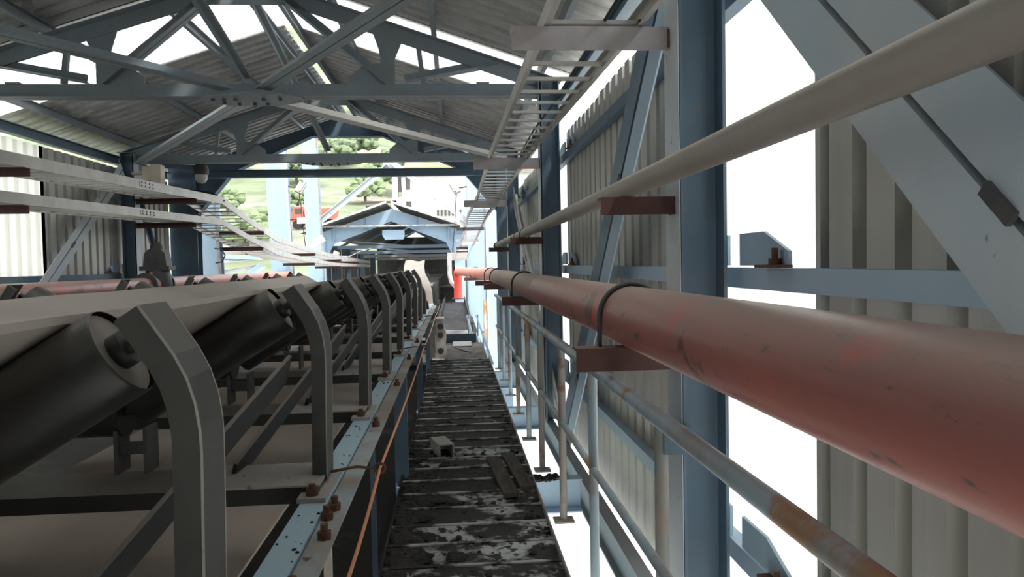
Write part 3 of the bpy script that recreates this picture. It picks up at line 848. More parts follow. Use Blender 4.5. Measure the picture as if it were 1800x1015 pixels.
for (sv, lab) in [(1.9, 'cross beam under the near treads'), (4.78, 'pale blue cross beam end sticking out beside the near treads'), (7.2, 'small blue cross beam end beside the far treads'), (9.6, 'cross beam end near the stair foot')]:
    t = thing('cross_beam', lab, 'beam', (0.2, sv, -1.66), 'cross beams under the stairs')
    part('beam', MB().beam((-0.4, sv, -1.53), (0.80, sv, -1.53), [(-0.05, -0.11), (0.05, -0.11), (0.05, -0.10), (-0.042, -0.10), (-0.042, 0.10), (0.05, 0.10), (0.05, 0.11), (-0.05, 0.11)]), 'sunblue', t)
hp = coal_heap(21, 60, (0.49, 0.64, 4.72, 4.84), 0.012, 0.03, -1.42)
single('coal_pile', hp, 'coal', 'small coal pile on the protruding cross beam beside the treads', 'coal', kind='stuff')

# ---------------------------------------------------------------- conveyor
CXB = -1.28
A_W = R(31.5)
def conv_drop(s):
    return 0.0 if s < 9.4 else -0.13 * (s - 9.4) - 0.02 * min(s - 9.4, 3) ** 2
IH = -0.695
def make_idler(s0, label):
    t = thing('idler_set', label, 'conveyor idler', (CXB, s0, IH), 'troughing idler sets of the conveyor')
    base = MB().beam((-2.13, s0, IH + 0.012), (-0.43, s0, IH + 0.012), [(-0.13, -0.005), (0.125, -0.005), (0.125, -0.045), (0.133, -0.045), (0.133, 0.006), (-0.13, 0.006)])
    part('base_beam', base, 'idler', t)
    part('base_plate', MB().span((-0.80, s0 - 0.135, IH + 0.018), (-0.43, s0 + 0.132, IH + 0.024)), 'footgrey', t)  # pale end of the base; belt shade put into the dark beam's colour
    for sd in (1, -1):
        def X(x): return CXB + sd * (x - CXB)
        fp = part('foot_plate', MB().span((X(-0.485), s0 - 0.20, IH - 0.012), (X(-0.40), s0 + 0.10, IH + 0.002)), 'footgrey', t)
        for dy in (-0.165,):
            b = MB(); hexbolt(b, (X(-0.445), s0 + dy, IH + 0.002), 0.02, 0.022, shank=0.012)
            part('bolt', b, 'rust', fp)
        # cranked post: angle section, vertical then leaning over the roller end
        def P(x, h): return (X(x), s0 + 0.02, h)
        path = [P(-0.448, IH + 0.01), P(-0.442, -0.30), P(-0.4435, -0.265), P(-0.449, -0.225), P(-0.460, -0.187), P(-0.478, -0.150), P(-0.531, -0.070)]
        pl = [(-0.023, -0.045), (0.024, -0.045), (0.024, 0.070), (0.017, 0.070), (0.017, -0.038), (-0.023, -0.038)]
        mbp = MB().sweep(path, mirx(pl) if sd > 0 else pl, (0, 1, 0))
        po = part('post', mbp, 'idlerpost', t)
        for (ex, ey) in ((0.0232, -0.0452), (0.0232, 0.0695)):
            q = rect(0.0035, 0.0035, ex, ey)
            part('worn_edge', MB().sweep(path, mirx(q) if sd > 0 else q, (0, 1, 0)), 'footgrey', po)
        # wing roller
        oc = Vector((X(-0.566), s0 + 0.045, -0.136)); ic = Vector((X(-1.04), s0 + 0.045, -0.136 - 0.474 * math.tan(A_W)))
        ax = (oc - ic).normalized()
        mr = MB().tube([ic, ic + ax * 0.006, oc - ax * 0.006, oc], 0.0815, 36, caps=False, rr=[0.078, 0.0815, 0.0815, 0.078])
        ro = part('roller', mr, 'roller', t)
        mc = MB().tube([oc - ax * 0.012, oc - ax * 0.011], 0.0765, 32)
        part('end_cap', mc, 'rollercap', ro)
        part('end_cap', MB().tube([ic + ax * 0.011, ic + ax * 0.012], 0.0765, 32), 'rollercap', ro)
        ms = MB().tube([ic - ax * 0.03, oc + ax * 0.05], 0.014, 12)
        ms.tube([oc - ax * 0.012, oc + ax * 0.012], 0.032, 16)
        part('shaft', ms, 'idler', ro)
        for dx in (-0.985, -1.075):
            part('inner_bracket', MB().span((X(dx) - 0.006, s0 - 0.03, IH + 0.05), (X(dx) + 0.006, s0 + 0.06, -0.44 if dx < -1.0 else -0.5)), 'idlerpost', t)
        part('bracket_tie', MB().span((X(-0.985), s0 - 0.012, IH + 0.11), (X(-1.075), s0 - 0.002, IH + 0.15)), 'idlerpost', t)
    cr = MB().tube([(-1.50, s0 + 0.03, -0.455), (-1.06, s0 + 0.03, -0.455)], 0.0795, 32)
    ro = part('roller', cr, 'roller', t)
    part('shaft', MB().tube([(-1.53, s0 + 0.03, -0.455), (-1.03, s0 + 0.03, -0.455)], 0.013, 10), 'idler', ro)
    # stay running to the next post
    part('stay', MB().beam((-0.735, s0 + 0.03, IH + 0.015), (-0.53, s0 + 1.10, -0.32), rect(0.10, 0.012), (-1, 0, 0.3)), 'idler', t)
    return t
id_s = [1.26 + 1.165 * i for i in range(11)]
lab_i = ['nearest huge dark idler set with cranked post at lower left', 'second idler set with grey cranked post from the camera', 'third idler set from the camera along the belt', 'fourth idler set from the camera along the belt', 'fifth idler set from the camera along the belt', 'sixth idler set from the camera along the belt', 'seventh idler set from the camera along the belt', 'eighth idler set from the camera along the belt', 'ninth idler set from the camera near the belt crest', 'tenth idler set just past the belt crest', 'last idler set before the draped cream sheet']
first = make_idler(id_s[0], lab_i[0])
for i in range(1, len(id_s)):
    copy_tree(first, (0, id_s[i] - id_s[0], conv_drop(id_s[i])), label=lab_i[i])

# carrying belt
def belt_profile():
    # top surface of the trough from right edge to left edge, before belt thickness
    n = Vector((-math.sin(A_W), math.cos(A_W)))
    oc = Vector((-0.566, -0.136)); dirw = Vector((-math.cos(A_W), -math.sin(A_W)))
    r = 0.084
    pts = [oc + n * r + dirw * 0.045, oc + n * r + dirw * 0.25, oc + n * r + dirw * 0.49]
    pts += [Vector((-1.10, -0.372)), Vector((-1.28, -0.374)), Vector((-1.46, -0.372))]
    left = [Vector((2 * CXB - p.x, p.y)) for p in (oc + n * r + dirw * 0.49, oc + n * r + dirw * 0.30, oc + n * r + dirw * 0.115)]
    return pts + left
bp = belt_profile()
ss = [-1.0 + 0.25 * i for i in range(62)]
vs = []
for sv in ss:
    ph = (sv - id_s[0]) / 1.165
    sag = 0.004 * math.sin(math.pi * (ph % 1.0)) ** 2
    for q in bp:
        vs.append((q.x, sv, q.y - sag + conv_drop(sv)))
kq = len(bp)
vs2 = [(v[0], v[1], v[2] + 0.014) for v in vs]
bt = thing('conveyor_belt', 'wide dusty grey beige conveyor belt riding on the idlers', 'conveyor belt', (CXB, 5, -0.38))
mbb = MB()
for (lay, flip) in ((vs2, True), (vs, False)):
    g = []
    for i in range(len(ss) - 1):
        for j in range(kq - 1):
            q = (i * kq + j, i * kq + j + 1, (i + 1) * kq + j + 1, (i + 1) * kq + j)
            g.append(tuple(reversed(q)) if flip else q)
    mbb.add(lay, g, True)
for j in (0, kq - 1):
    ed = []
    for i in range(len(ss)):
        ed += [vs[i * kq + j], vs2[i * kq + j]]
    mbb.add(ed, [(2 * i, 2 * i + 1, 2 * i + 3, 2 * i + 2) for i in range(len(ss) - 1)])
part('carrying_run', mbb, 'belt', bt)
def tear(x, y, w, l, label):
    e = belt_profile()
    q0, q1 = e[7], e[8]
    mb = MB()
    pts = []
    for j in range(10):
        a = 2 * math.pi * j / 10
        xx = x + w * math.cos(a); yy = y + l * math.sin(a) * (1 - 0.4 * math.cos(a)) - 0.5 * w * math.cos(a)
        t_ = (xx - q0.x) / (q1.x - q0.x)
        pts.append((xx, yy, q0.y + (q1.y - q0.y) * t_ + 0.0155))
    mb.prism(pts, (0, 0, 0.004))
    part('tear', mb, 'cable', bt, label)
tear(-1.66, 3.9, 0.035, 0.09, 'small dark tear in the belt')
part('return_run', MB().span((-1.88, -1.0, -0.965), (-0.69, 14.2, -0.953)), 'return', bt, 'brown return run below the idlers')

# stringers, legs
stg = thing('conveyor_stringer', 'light cyan blue conveyor stringer rail beside the stairs', 'rail', (-0.42, 5, IH - 0.13))
part('channel', MB().beam((-0.475, -0.6, IH - 0.012), (-0.475, 13.0, IH - 0.012), miry(prof_C(0.078, 0.14, 0.008)), (0, 0, 1)), 'stringer', stg)
part('edge_angle', MB().beam((-0.392, -0.6, IH - 0.020), (-0.392, 13.0, IH - 0.020), miry(prof_L(0.062, 0.065, 0.007)), (0, 0, 1)), 'rustblue', stg)
for sv in (1.62, 1.95, 2.10, 2.18, 3.3, 4.4, 5.6, 6.8):
    b = MB(); hexbolt(b, (-0.365 + random.uniform(-0.012, 0.012), sv, IH - 0.020), 0.019, 0.02, shank=0.02)
    part('bolt', b, 'rust', stg)
for (sv, w, mt) in [(2.08, 0.022, 'beige'), (3.2, 0.022, 'blue'), (4.85, 0.085, 'blue'), (7.4, 0.06, 'blue'), (9.7, 0.06, 'blue'), (12.0, 0.06, 'blue')]:
    part('leg', MB().beam((-0.372, sv, FLOOR - 0.12), (-0.372, sv, IH - 0.028), rect(w, w * 0.8), (0, 1, 0)), mt, stg)
single('conveyor_stringer', MB().beam((2 * CXB + 0.475, -0.6, IH - 0.012), (2 * CXB + 0.475, 13.0, IH - 0.012), mirx(miry(prof_C(0.078, 0.14, 0.008))), (0, 0, 1)), 'stringer', 'far side conveyor stringer hidden behind the belt', 'rail')
stub = MB()
for k in range(45):
    sv = random.uniform(1.3, 5.0)
    r = random.uniform(0.003, 0.007)
    stub.lump((random.uniform(-0.470, -0.402), sv, IH - 0.011), r, k, 0.6, 5)
single('coal_specks', stub, 'coal', 'tiny coal specks scattered on the blue stringer rail', 'coal', kind='stuff')

# pull cord with its eye rods
pc = thing('pull_wire', 'orange pull cord wire strung along the conveyor side', 'wire', (-0.25, 5, -0.7))
cord = []
for (a, b) in [(0.9, 2.41), (2.41, 5.9), (5.9, 9.4), (9.4, 12.5)]:
    for j in range(8):
        q = j / 8
        sv = a + (b - a) * q
        cord.append((-0.256, sv, -0.66 - (0.02 if a > 1 else 0.05) * math.sin(math.pi * q) - 0.0))
part('wire', MB().tube(cord, 0.005, 8), 'copper', pc)
for sv in (2.41, 5.9, 9.4):
    ring = [(-0.256 + 0.016 * math.cos(a), sv, -0.66 + 0.016 * math.sin(a)) for a in [math.pi + 2 * math.pi * j / 14 for j in range(15)]]
    e = part('eye_rod', MB().tube([(-0.415, sv, IH + 0.03), (-0.33, sv, -0.652)] + ring, 0.005, 8), 'rust', pc)

# draped sheet, landing and machine at the stair foot
def drape():
    rows = []
    prof = [(-0.95, 19.4, 0.10), (-0.93, 18.4, -0.06), (-0.88, 17.6, -0.22), (-0.76, 17.0, -0.42), (-0.70, 16.9, -0.62), (-0.69, 16.9, -0.92)]
    n = 11
    for i, (x, sv, h) in enumerate(prof):
        row = []
        for j in range(n):
            q = j / (n - 1)
            wob = 0.035 * math.sin(q * 9 + i * 0.9) * (0.3 + i * 0.15)
            row.append((x - 0.32 + q * 0.50, sv + wob, h + 0.02 * math.sin(q * 7)))
        rows.append(row)
    vs = [p for r in rows for p in r]
    fs = []
    for i in range(len(rows) - 1):
        for j in range(n - 1):
            fs.append((i * n + j, i * n + j + 1, (i + 1) * n + j + 1, (i + 1) * n + j))
    m = len(vs)
    vs += [(p[0], p[1] + 0.012, p[2] - 0.012) for p in vs]
    fs += [tuple(reversed([q + m for q in f])) for f in fs]
    return MB().add(vs, fs, True)
single('draped_sheet', drape(), 'canvas', 'cream rubber sheet draped over the conveyor past the idlers', 'sheet')
tb = thing('sheet_stand', 'dark steel frame carrying the draped cream sheet', 'frame', (-1.0, 17.6, -1.5))
part('crossbar', MB().beam((-1.9, 17.9, -0.26), (-0.62, 17.9, -0.26), rect(0.1, 0.1)), 'idler', tb)
for x in (-1.85, -0.75):
    part('post', MB().beam((x, 17.9, -1.5), (x, 17.9, -0.26), rect(0.1, 0.1), (0, 1, 0)), 'idler', tb)
part('ledge', MB().span((-0.95, 16.75, -0.99), (-0.50, 17.0, -0.90)), 'white', tb, 'dusty white ledge')
part('post', MB().beam((-0.62, 16.9, -1.5), (-0.62, 16.9, -0.99), rect(0.16, 0.1), (0, 1, 0)), 'stringer', tb, 'cyan blue post')

ld = thing('landing', 'dusty brown landing at the foot of the stairs', 'platform', (0.05, 11.7, FLOOR - 0.1))
part('deck_plate', MB().span((-0.75, 10.75, FLOOR - 0.06), (0.46, 13.3, FLOOR - 0.02)), 'landing', ld)
part('step_plate', MB().span((-0.25, 13.3, FLOOR - 0.02), (0.36, 13.34, FLOOR + 0.14)), 'blue', ld)
part('step_plate', MB().span((-0.38, 15.6, FLOOR - 0.1), (0.34, 15.65, FLOOR - 0.005)), 'bracegrey', ld)
single('loose_plate', MB().box((0.10, 12.8, FLOOR + 0.0), (0.32, 0.45, 0.03), Matrix.Rotation(R(4), 3, 'X')), 'footgrey', 'loose grey plate lying at the back of landing', 'plate')
single('loose_rod', MB().tube([(-0.02, 12.4, FLOOR - 0.005), (0.22, 11.7, FLOOR - 0.005)], 0.012, 8), 'railbrown', 'thin loose rod lying on the landing', 'rod')
mc = thing('bearing_unit', 'dusty white bearing unit standing at the stair foot beside the conveyor', 'machine', (-0.260, 10.95, FLOOR - 0.02))
b0 = FLOOR - 0.02
part('base', MB().span((-0.520, 10.72, b0), (-0.180, 11.3, b0 + 0.05)), 'white', mc)
part('square_post', MB().beam((-0.370, 10.9, b0 + 0.05), (-0.370, 10.9, b0 + 0.56), [(-0.05, -0.05), (0.05, -0.05), (0.05, 0.05), (-0.05, 0.05)], (0, 1, 0)), 'railbrown', mc)
part('post_cap', MB().span((-0.425, 10.845, b0 + 0.56), (-0.315, 10.955, b0 + 0.60)), 'white', mc)
hz = MB()
prof = [(-0.30, 0.05), (-0.16, 0.05), (-0.15, 0.12), (-0.165, 0.20), (-0.15, 0.28), (-0.15, 0.42), (-0.175, 0.46), (-0.175, 0.62), (-0.30, 0.62)]
hz.prism([(x, 10.92, b0 + z) for x, z in prof], (0, 0.36, 0))
hs = part('housing', hz, 'white', mc)
for z in (0.14, 0.37, 0.5):
    part('cap_disc', MB().tube([(-0.230, 10.90, b0 + z), (-0.230, 10.93, b0 + z)], 0.045, 16), 'cast', hs)
part('lug', MB().tube([(-0.240, 11.05, b0 + 0.66), (-0.240, 11.05, b0 + 0.73)], 0.014, 8), 'white', hs)

# ---------------------------------------------------------------- left side: pipe, valve, boxes, dome lamp
LPX, LPH = -4.16, -0.215
lp = thing('red_water_pipe', 'red water pipe running behind the belt along the left wall', 'pipe', (LPX, 8, LPH - 0.11))
part('pipe_length', MB().tube([(LPX, 4.0 + 1.5 * i, LPH) for i in range(9)], 0.105, 28), 'redpipe', lp)
part('pipe_length', MB().tube([(LPX, 16.0, LPH), (LPX, 19.0, LPH)], 0.105, 24), 'pinkpipe', lp)
for sv in (10.3, 10.9):
    part('flange', MB().tube([(LPX, sv, LPH), (LPX, sv + 0.04, LPH)], 0.17, 24), 'cast', lp)
vx, vy = LPX, 10.75
gv = thing('gate_valve', 'dark cast iron gate valve standing on the left red pipe', 'valve', (vx, vy, LPH - 0.14))
part('body', MB().tube([(vx, vy, LPH - 0.13), (vx, vy, LPH), (vx, vy, LPH + 0.14), (vx, vy, LPH + 0.2)], 0.15, 20, rr=[0.13, 0.19, 0.17, 0.15]), 'cast', gv)
part('flange', MB().span((vx - 0.20, vy - 0.13, LPH + 0.20), (vx + 0.20, vy + 0.13, LPH + 0.26)), 'cast', gv)
part('bonnet', MB().prism([(vx - 0.16, vy - 0.1, LPH + 0.26), (vx + 0.16, vy - 0.1, LPH + 0.26), (vx + 0.14, vy - 0.1, LPH + 0.44), (vx + 0.08, vy - 0.1, LPH + 0.50), (vx - 0.08, vy - 0.1, LPH + 0.50), (vx - 0.14, vy - 0.1, LPH + 0.44)], (0, 0.2, 0)), 'cast', gv)
part('gland', MB().tube([(vx, vy, LPH + 0.5), (vx, vy, LPH + 0.56), (vx, vy, LPH + 0.6)], 0.06, 14, rr=[0.09, 0.07, 0.05]), 'cast', gv)
part('stem', MB().tube([(vx, vy, LPH + 0.55), (vx, vy, LPH + 0.80)], 0.022, 10), 'cast', gv)
part('bolt', MB().tube([(vx - 0.02, vy - 0.16, LPH + 0.16), (vx - 0.02, vy - 0.19, LPH + 0.16)], 0.02, 8), 'copper', gv)
jb = thing('junction_box', 'pair of beige junction boxes above the upper left cable ladder', 'electrical box', (-4.32, 11.0, 1.25))
part('box', MB().span((-4.410, 10.95, 1.27), (-4.270, 11.1, 1.47)), 'beige', jb)
part('box', MB().span((-4.275, 10.92, 1.20), (-4.140, 11.08, 1.49)), 'beige', jb)
part('arm', MB().span((-4.570, 11.0, 1.36), (-4.370, 11.06, 1.40)), 'galv', jb)
for x in (-4.24, -4.19):
    part('cable_gland', MB().tube([(x, 11.0, 1.20), (x, 11.0, 1.15)], 0.016, 8), 'cast', jb)
dl = thing('dome_lamp', 'round white dome lamp under the end frame at left', 'lamp', (-3.90, 11.9, 1.28))
part('housing', MB().tube([(-3.90, 11.9, 1.62), (-3.90, 11.9, 1.55), (-3.90, 11.9, 1.46)], 0.12, 20, rr=[0.08, 0.115, 0.11]), 'cast', dl)
part('globe', MB().tube([(-3.90, 11.9, 1.46), (-3.90, 11.9, 1.41)], 0.09, 20).dome((-3.90, 11.9, 1.41), 0.09, (0, 0, -1)), 'dome', dl)
part('conduit', MB().tube([(-4.0, 11.9, 1.58), (-4.4, 11.6, 1.56)], 0.035, 12), 'blue', dl)
single('black_cable', MB().tube([(-4.6, 12.5, 1.22), (-4.35, 12.6, 1.30), (-4.0, 12.7, 1.26), (-3.8, 12.7, 1.12)], 0.014, 8), 'cable', 'thin dark cable looping over the upper left cable ladder', 'cable')
single('cable_loop', MB().tube([(-4.55, 14.5, 0.38), (-4.42, 14.5, 0.36), (-4.36, 14.5, 0.24), (-4.42, 14.5, 0.12), (-4.54, 14.5, 0.10)], 0.014, 8), 'cable', 'small dark cable loop against the left blue tower leg', 'cable')

# ---------------------------------------------------------------- towers beyond the near gallery (plumb, sunlit)
def Wp(x, sv, h):
    return TILT @ Vector((x, sv, h))
def tower_leg(x, sv, w, d, htop, label, group='light blue tower legs'):
    a = Wp(x, sv, 0)
    top = Wp(x, sv, htop).z
    gz = ground_z(a.x, a.y) - 0.1
    t = thing('tower_column', label, 'column', (a.x, a.y, gz), group, flat=True)
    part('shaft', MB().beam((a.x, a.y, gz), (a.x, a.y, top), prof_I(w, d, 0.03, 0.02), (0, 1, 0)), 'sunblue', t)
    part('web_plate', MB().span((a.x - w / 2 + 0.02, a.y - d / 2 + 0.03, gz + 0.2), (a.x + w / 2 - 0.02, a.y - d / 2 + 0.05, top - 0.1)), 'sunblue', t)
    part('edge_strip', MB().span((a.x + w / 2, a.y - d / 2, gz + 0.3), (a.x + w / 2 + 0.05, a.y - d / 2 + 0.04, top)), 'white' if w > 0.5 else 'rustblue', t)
    return t
tower_leg(-4.80, 15.0, 0.42, 0.4, 1.9, 'nearest light blue tower leg behind the left cable ladders')
tower_leg(-4.76, 21.0, 0.52, 0.45, 4.2, 'broad light blue tower leg with a floodlight, in the middle')
tower_leg(-4.95, 27.0, 0.50, 0.45, 5.0, 'light blue tower leg with white edge left of the far gable')
tower_leg(0.66, 21.0, 0.56, 0.45, 3.6, 'light blue tower leg right of the red drop pipe')
tower_leg(0.62, 15.6, 0.36, 0.3, 1.5, 'light blue post close behind the right end frame') if False else None
tower_leg(0.72, 27.0, 0.52, 0.45, 4.2, 'light blue tower leg right of the far gable')

sp = thing('cladding_sheet', 'light blue panel wall with peeling brown patch behind the pipes', 'panel', (0.72, 17.2, -3.2))
part('panel', MB().span((0.56, 16.2, -3.2), (0.60, 20.6, 0.25)), 'sunblue', sp) if False else None
for (a, b) in ((0.60, 0.74), (0.76, 1.12)):
    part('panel', MB().span((a, 17.2, -3.0), (b, 17.26, 1.35)), 'sunblue', sp)
part('rib', MB().span((0.735, 17.15, -3.0), (0.765, 17.2, 1.35)), 'white', sp)
part('peeling_patch', MB().span((0.66, 17.185, -1.75), (0.755, 17.199, -0.85)), 'board', sp, 'brown peeling patch')

# silver blue stair rails at the foot, right
sr = thing('stair_railing', 'tangle of bright blue stair rails at the foot of the right wall', 'railing', (0.35, 14.5, -2.6))
for (p, q) in [((0.22, 14.2, -1.0), (0.44, 12.6, -2.0)), ((0.40, 14.2, -1.0), (0.62, 12.6, -1.75)), ((0.22, 14.2, -1.35), (0.40, 12.9, -2.1)), ((0.40, 14.2, -1.35), (0.55, 12.8, -2.05))]:
    part('rail', MB().tube([p, q], 0.022, 10), 'sunblue', sr)
for (x, y, a, b) in [(0.24, 14.1, -2.2, -0.98), (0.42, 14.1, -2.2, -0.98), (0.30, 13.6, -2.3, -1.3), (0.50, 13.6, -2.3, -1.25), (0.36, 13.2, -2.4, -1.6), (0.52, 13.2, -2.4, -1.55)]:
    part('post', MB().tube([(x, y, a), (x, y, b)], 0.02, 10), 'sunblue', sr)

# inverted V brace and floodlights
vb = thing('tower_brace', 'white blue inverted V brace above the far gable', 'brace', (-2.3, 26.8, 1.5))
for sd in (-1, 1):
    e = (-4.95, 26.8, 1.55) if sd < 0 else (0.42, 26.8, 1.45)
    part('strut', MB().beam(e, (-2.28 + sd * 0.06, 26.8, 3.60), prof_L(0.20, 0.14, 0.02), (0, -1, 0)), 'brace', vb)
    part('foot_plate', MB().span((e[0] - 0.2, 26.75, e[2] - 0.25), (e[0] + 0.2, 26.79, e[2] + 0.12)), 'bracegrey', vb)
part('apex_plate', MB().prism([(-2.5, 26.78, 3.45), (-2.05, 26.78, 3.45), (-2.1, 26.78, 3.72), (-2.45, 26.78, 3.72)], (0, 0.03, 0)), 'bracegrey', vb)
def floodlight(x, sv, h, sd, label):
    t = thing('floodlight', label, 'floodlight', (x, sv, h))
    rotm = Matrix.Rotation(R(28 * sd), 3, 'Y') @ Matrix.Rotation(R(-20), 3, 'X')
    part('case', MB().box((x + sd * 0.30, sv, h), (0.20, 0.12, 0.30), rotm), 'lamp', t)
    part('visor', MB().box((x + sd * 0.37, sv - 0.05, h + 0.03), (0.05, 0.16, 0.32), rotm), 'lamp', t)
    part('bracket', MB().tube([(x - sd * 0.05, sv, h + 0.06), (x + sd * 0.12, sv, h + 0.02), (x + sd * 0.25, sv, h + 0.02)], 0.018, 8), 'rust', t)
    part('lead', MB().tube([(x + sd * 0.26, sv, h - 0.12), (x + sd * 0.30, sv, h - 0.45), (x + sd * 0.33, sv, h - 0.95), (x + sd * 0.38, sv, h - 1.5), (x + sd * 0.42, sv, h - 1.8)], 0.012, 6), 'cable', t)
    return t
floodlight(-4.48, 20.8, 2.16, 1, 'grey floodlight on an arm beside the middle tower leg')
floodlight(0.36, 20.8, 2.1, -1, 'grey floodlight on the right tower leg above the cable ladder')
cb = thing('control_box', 'small white control box hanging below the left floodlight', 'electrical box', (-4.18, 20.8, 1.15))
part('box', MB().span((-4.28, 20.72, 1.18), (-4.06, 20.85, 1.36)), 'white', cb)
part('arm', MB().span((-4.53, 20.78, 1.28), (-4.28, 20.82, 1.32)), 'rust', cb)
single('white_box', MB().box((-4.25, 23.4, 0.75), (0.5, 0.1, 0.22), Matrix.Rotation(R(-32), 3, 'Y')), 'white', 'tilted white box beside the far tower leg', 'box')
# light members beyond the left ladders
for (p, q, w, lab, mt) in [((-6.2, 18.0, 0.25), (-5.2, 20.2, 0.20), 0.12, 'pale horizontal member beyond the left tower legs', 'sunblue'), ((-6.6, 17.0, -0.35), (-5.2, 20.3, -0.02), 0.10, 'thin grey member sloping beyond the left tower legs', 'bracegrey'), ((-6.4, 17.0, 0.02), (-5.2, 20.3, 0.22), 0.10, 'thin white member beyond the left tower legs', 'brace'), ((-5.5, 18.5, -0.62), (-5.15, 20.2, 0.0), 0.14, 'light blue slanting strut low beside the middle tower leg', 'sunblue')]:
    single('side_member', MB().beam(p, q, prof_L(w, w, 0.012)), mt, lab, 'beam', 'members beyond the left tower legs')

# ---------------------------------------------------------------- far gallery
FS = 29.0
fg = thing('far_gable', 'sunlit light blue gable frame at the mouth of the far gallery', 'portal frame', (-2.4, FS, -1.5))
fx0, fx1, fc = -5.35, 0.42, -2.40
def fr(x, apex=2.18, sl=0.33): return apex - sl * abs(x - fc)
for sd in (-1, 1):
    xo = fx0 if sd < 0 else fx1
    xi = xo - sd * 0.42
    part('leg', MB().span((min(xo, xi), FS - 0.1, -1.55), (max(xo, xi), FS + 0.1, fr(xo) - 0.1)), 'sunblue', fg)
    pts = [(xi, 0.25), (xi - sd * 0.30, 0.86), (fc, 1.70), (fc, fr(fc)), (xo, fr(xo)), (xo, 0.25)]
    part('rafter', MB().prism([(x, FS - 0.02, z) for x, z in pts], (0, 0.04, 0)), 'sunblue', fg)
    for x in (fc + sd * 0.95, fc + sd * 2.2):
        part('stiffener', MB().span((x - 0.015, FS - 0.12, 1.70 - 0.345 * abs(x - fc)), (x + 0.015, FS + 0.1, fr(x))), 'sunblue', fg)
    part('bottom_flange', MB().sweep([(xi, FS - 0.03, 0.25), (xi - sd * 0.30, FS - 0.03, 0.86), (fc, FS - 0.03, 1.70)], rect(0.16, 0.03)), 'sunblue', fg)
part('apex_plate', MB().prism([(fc - 0.35, FS - 0.16, 1.15), (fc - 0.25, FS - 0.16, 0.98), (fc + 0.45, FS - 0.16, 0.98), (fc + 0.5, FS - 0.16, 1.1), (fc + 0.5, FS - 0.16, 1.35), (fc - 0.35, FS - 0.16, 1.35)], (0, 0.03, 0)), 'sunblue', fg)
part('tie_rod', MB().beam((fx0 - 0.1, FS - 0.35, 1.50), (fx1 + 0.1, FS - 0.35, 1.50), rect(0.10, 0.07)), 'white', fg)
frf = thing('far_roof', 'dark far gallery roof with white edge above the far gable', 'roof', (fc, FS + 5, 1.0), kind='structure')
for sd in (-1, 1):
    xo = (fx0 - 0.35) if sd < 0 else (fx1 + 0.35)
    y0, y1 = FS - 1.0, 48.0
    n = 0
    for (a, b) in [(y0, FS + 2.0), (FS + 2.0, FS + 5), (FS + 5.3, FS + 8.5), (FS + 8.8, FS + 13), (FS + 13, 52)]:
        pts = [(fc + sd * 0.12, a, fr(fc) + 0.14), (xo, a, fr(xo) + 0.14), (xo, a, fr(xo) + 0.18), (fc + sd * 0.12, a, fr(fc) + 0.18)]
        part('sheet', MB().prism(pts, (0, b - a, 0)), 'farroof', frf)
    part('edge_flashing', MB().prism([(fc + sd * 0.10, y0 - 0.05, fr(fc) + 0.13), (xo, y0 - 0.05, fr(xo) + 0.13), (xo, y0 - 0.05, fr(xo) + 0.21), (fc + sd * 0.10, y0 - 0.05, fr(fc) + 0.21)], (0, 0.06, 0)), 'white', frf)
for (x, nm, lab) in [(fx0 + 0.1, 'wall_far_left', 'dark far gallery side wall with small openings, left'), (fx1 + 0.05, 'wall_far_right', 'dark far gallery side wall, right')]:
    t = thing(nm, lab, 'wall', (x, 40, -1.5), kind='structure')
    y = FS + 0.3
    while y < 49:
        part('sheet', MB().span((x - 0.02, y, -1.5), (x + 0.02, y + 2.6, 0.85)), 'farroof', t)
        y += 2.85
part_end = thing('wall_far_end', 'dark end of the far gallery', 'wall', (fc, 52, -1.5), kind='structure')
part('panel', MB().span((fx0, 52, -1.5), (fx1, 52.1, 1.9)), 'dark', part_end)  # unlit depth of the gallery put into this panel's dark colour
for i, (sv, th) in enumerate(((32.0, 0.78), (36.0, 0.62), (41.0, 0.48), (47.0, 0.36))):
    t = thing('far_tie', 'blue tie truss inside the far gallery mouth, ' + ['first in', 'second in', 'third in', 'fourth in'][i], 'truss', (fc, sv, 0.7), 'tie trusses in the far gallery')
    part('tie', MB().beam((fx0 + 0.3, sv, th), (fx1 - 0.2, sv, th), rect(0.12, 0.14)), 'sunblue' if i < 2 else 'bracegrey', t)
    for sd in (-1, 1):
        part('strut', MB().beam((fc + sd * 2.4, sv, 0.82), (fc, sv, fr(fc) - 0.1), rect(0.08, 0.10)), 'blue', t)
        part('post', MB().beam((fx0 + 0.3 if sd < 0 else fx1 - 0.2, sv, -1.5), (fx0 + 0.3 if sd < 0 else fx1 - 0.2, sv, 0.85), rect(0.18, 0.18), (0, 1, 0)), 'blue', t)
    part('stay', MB().beam((fc - 2.5, sv, th + 0.3), (fc + 0.2, sv, th + 0.05), rect(0.06, 0.06)), 'bracegrey', t)
fl = thing('gate_lamp', 'small white lamp on dark bracket at the far gable corner', 'lamp', (-4.55, FS - 0.3, 0.35))
part('case', MB().box((-4.50, FS - 0.3, 0.46), (0.22, 0.12, 0.20), Matrix.Rotation(R(25), 3, 'Y')), 'white', fl)
part('arm', MB().beam((-4.85, FS - 0.2, 0.38), (-4.5, FS - 0.25, 0.42), rect(0.12, 0.1)), 'idler', fl)
part('lead', MB().tube([(-4.4, FS - 0.3, 0.38), (-4.0, FS - 0.3, 0.36), (-3.6, FS - 0.2, 0.55), (-3.2, FS - 0.1, 0.66)], 0.015, 6), 'white', fl)
fb = thing('far_conveyor', 'dark continuation of the conveyor inside the far gallery', 'conveyor', (-1.3, 30, -1.5))
part('belt', MB().span((-1.9, 18.2, -0.72), (-0.72, 51, -0.70)), 'idler', fb)
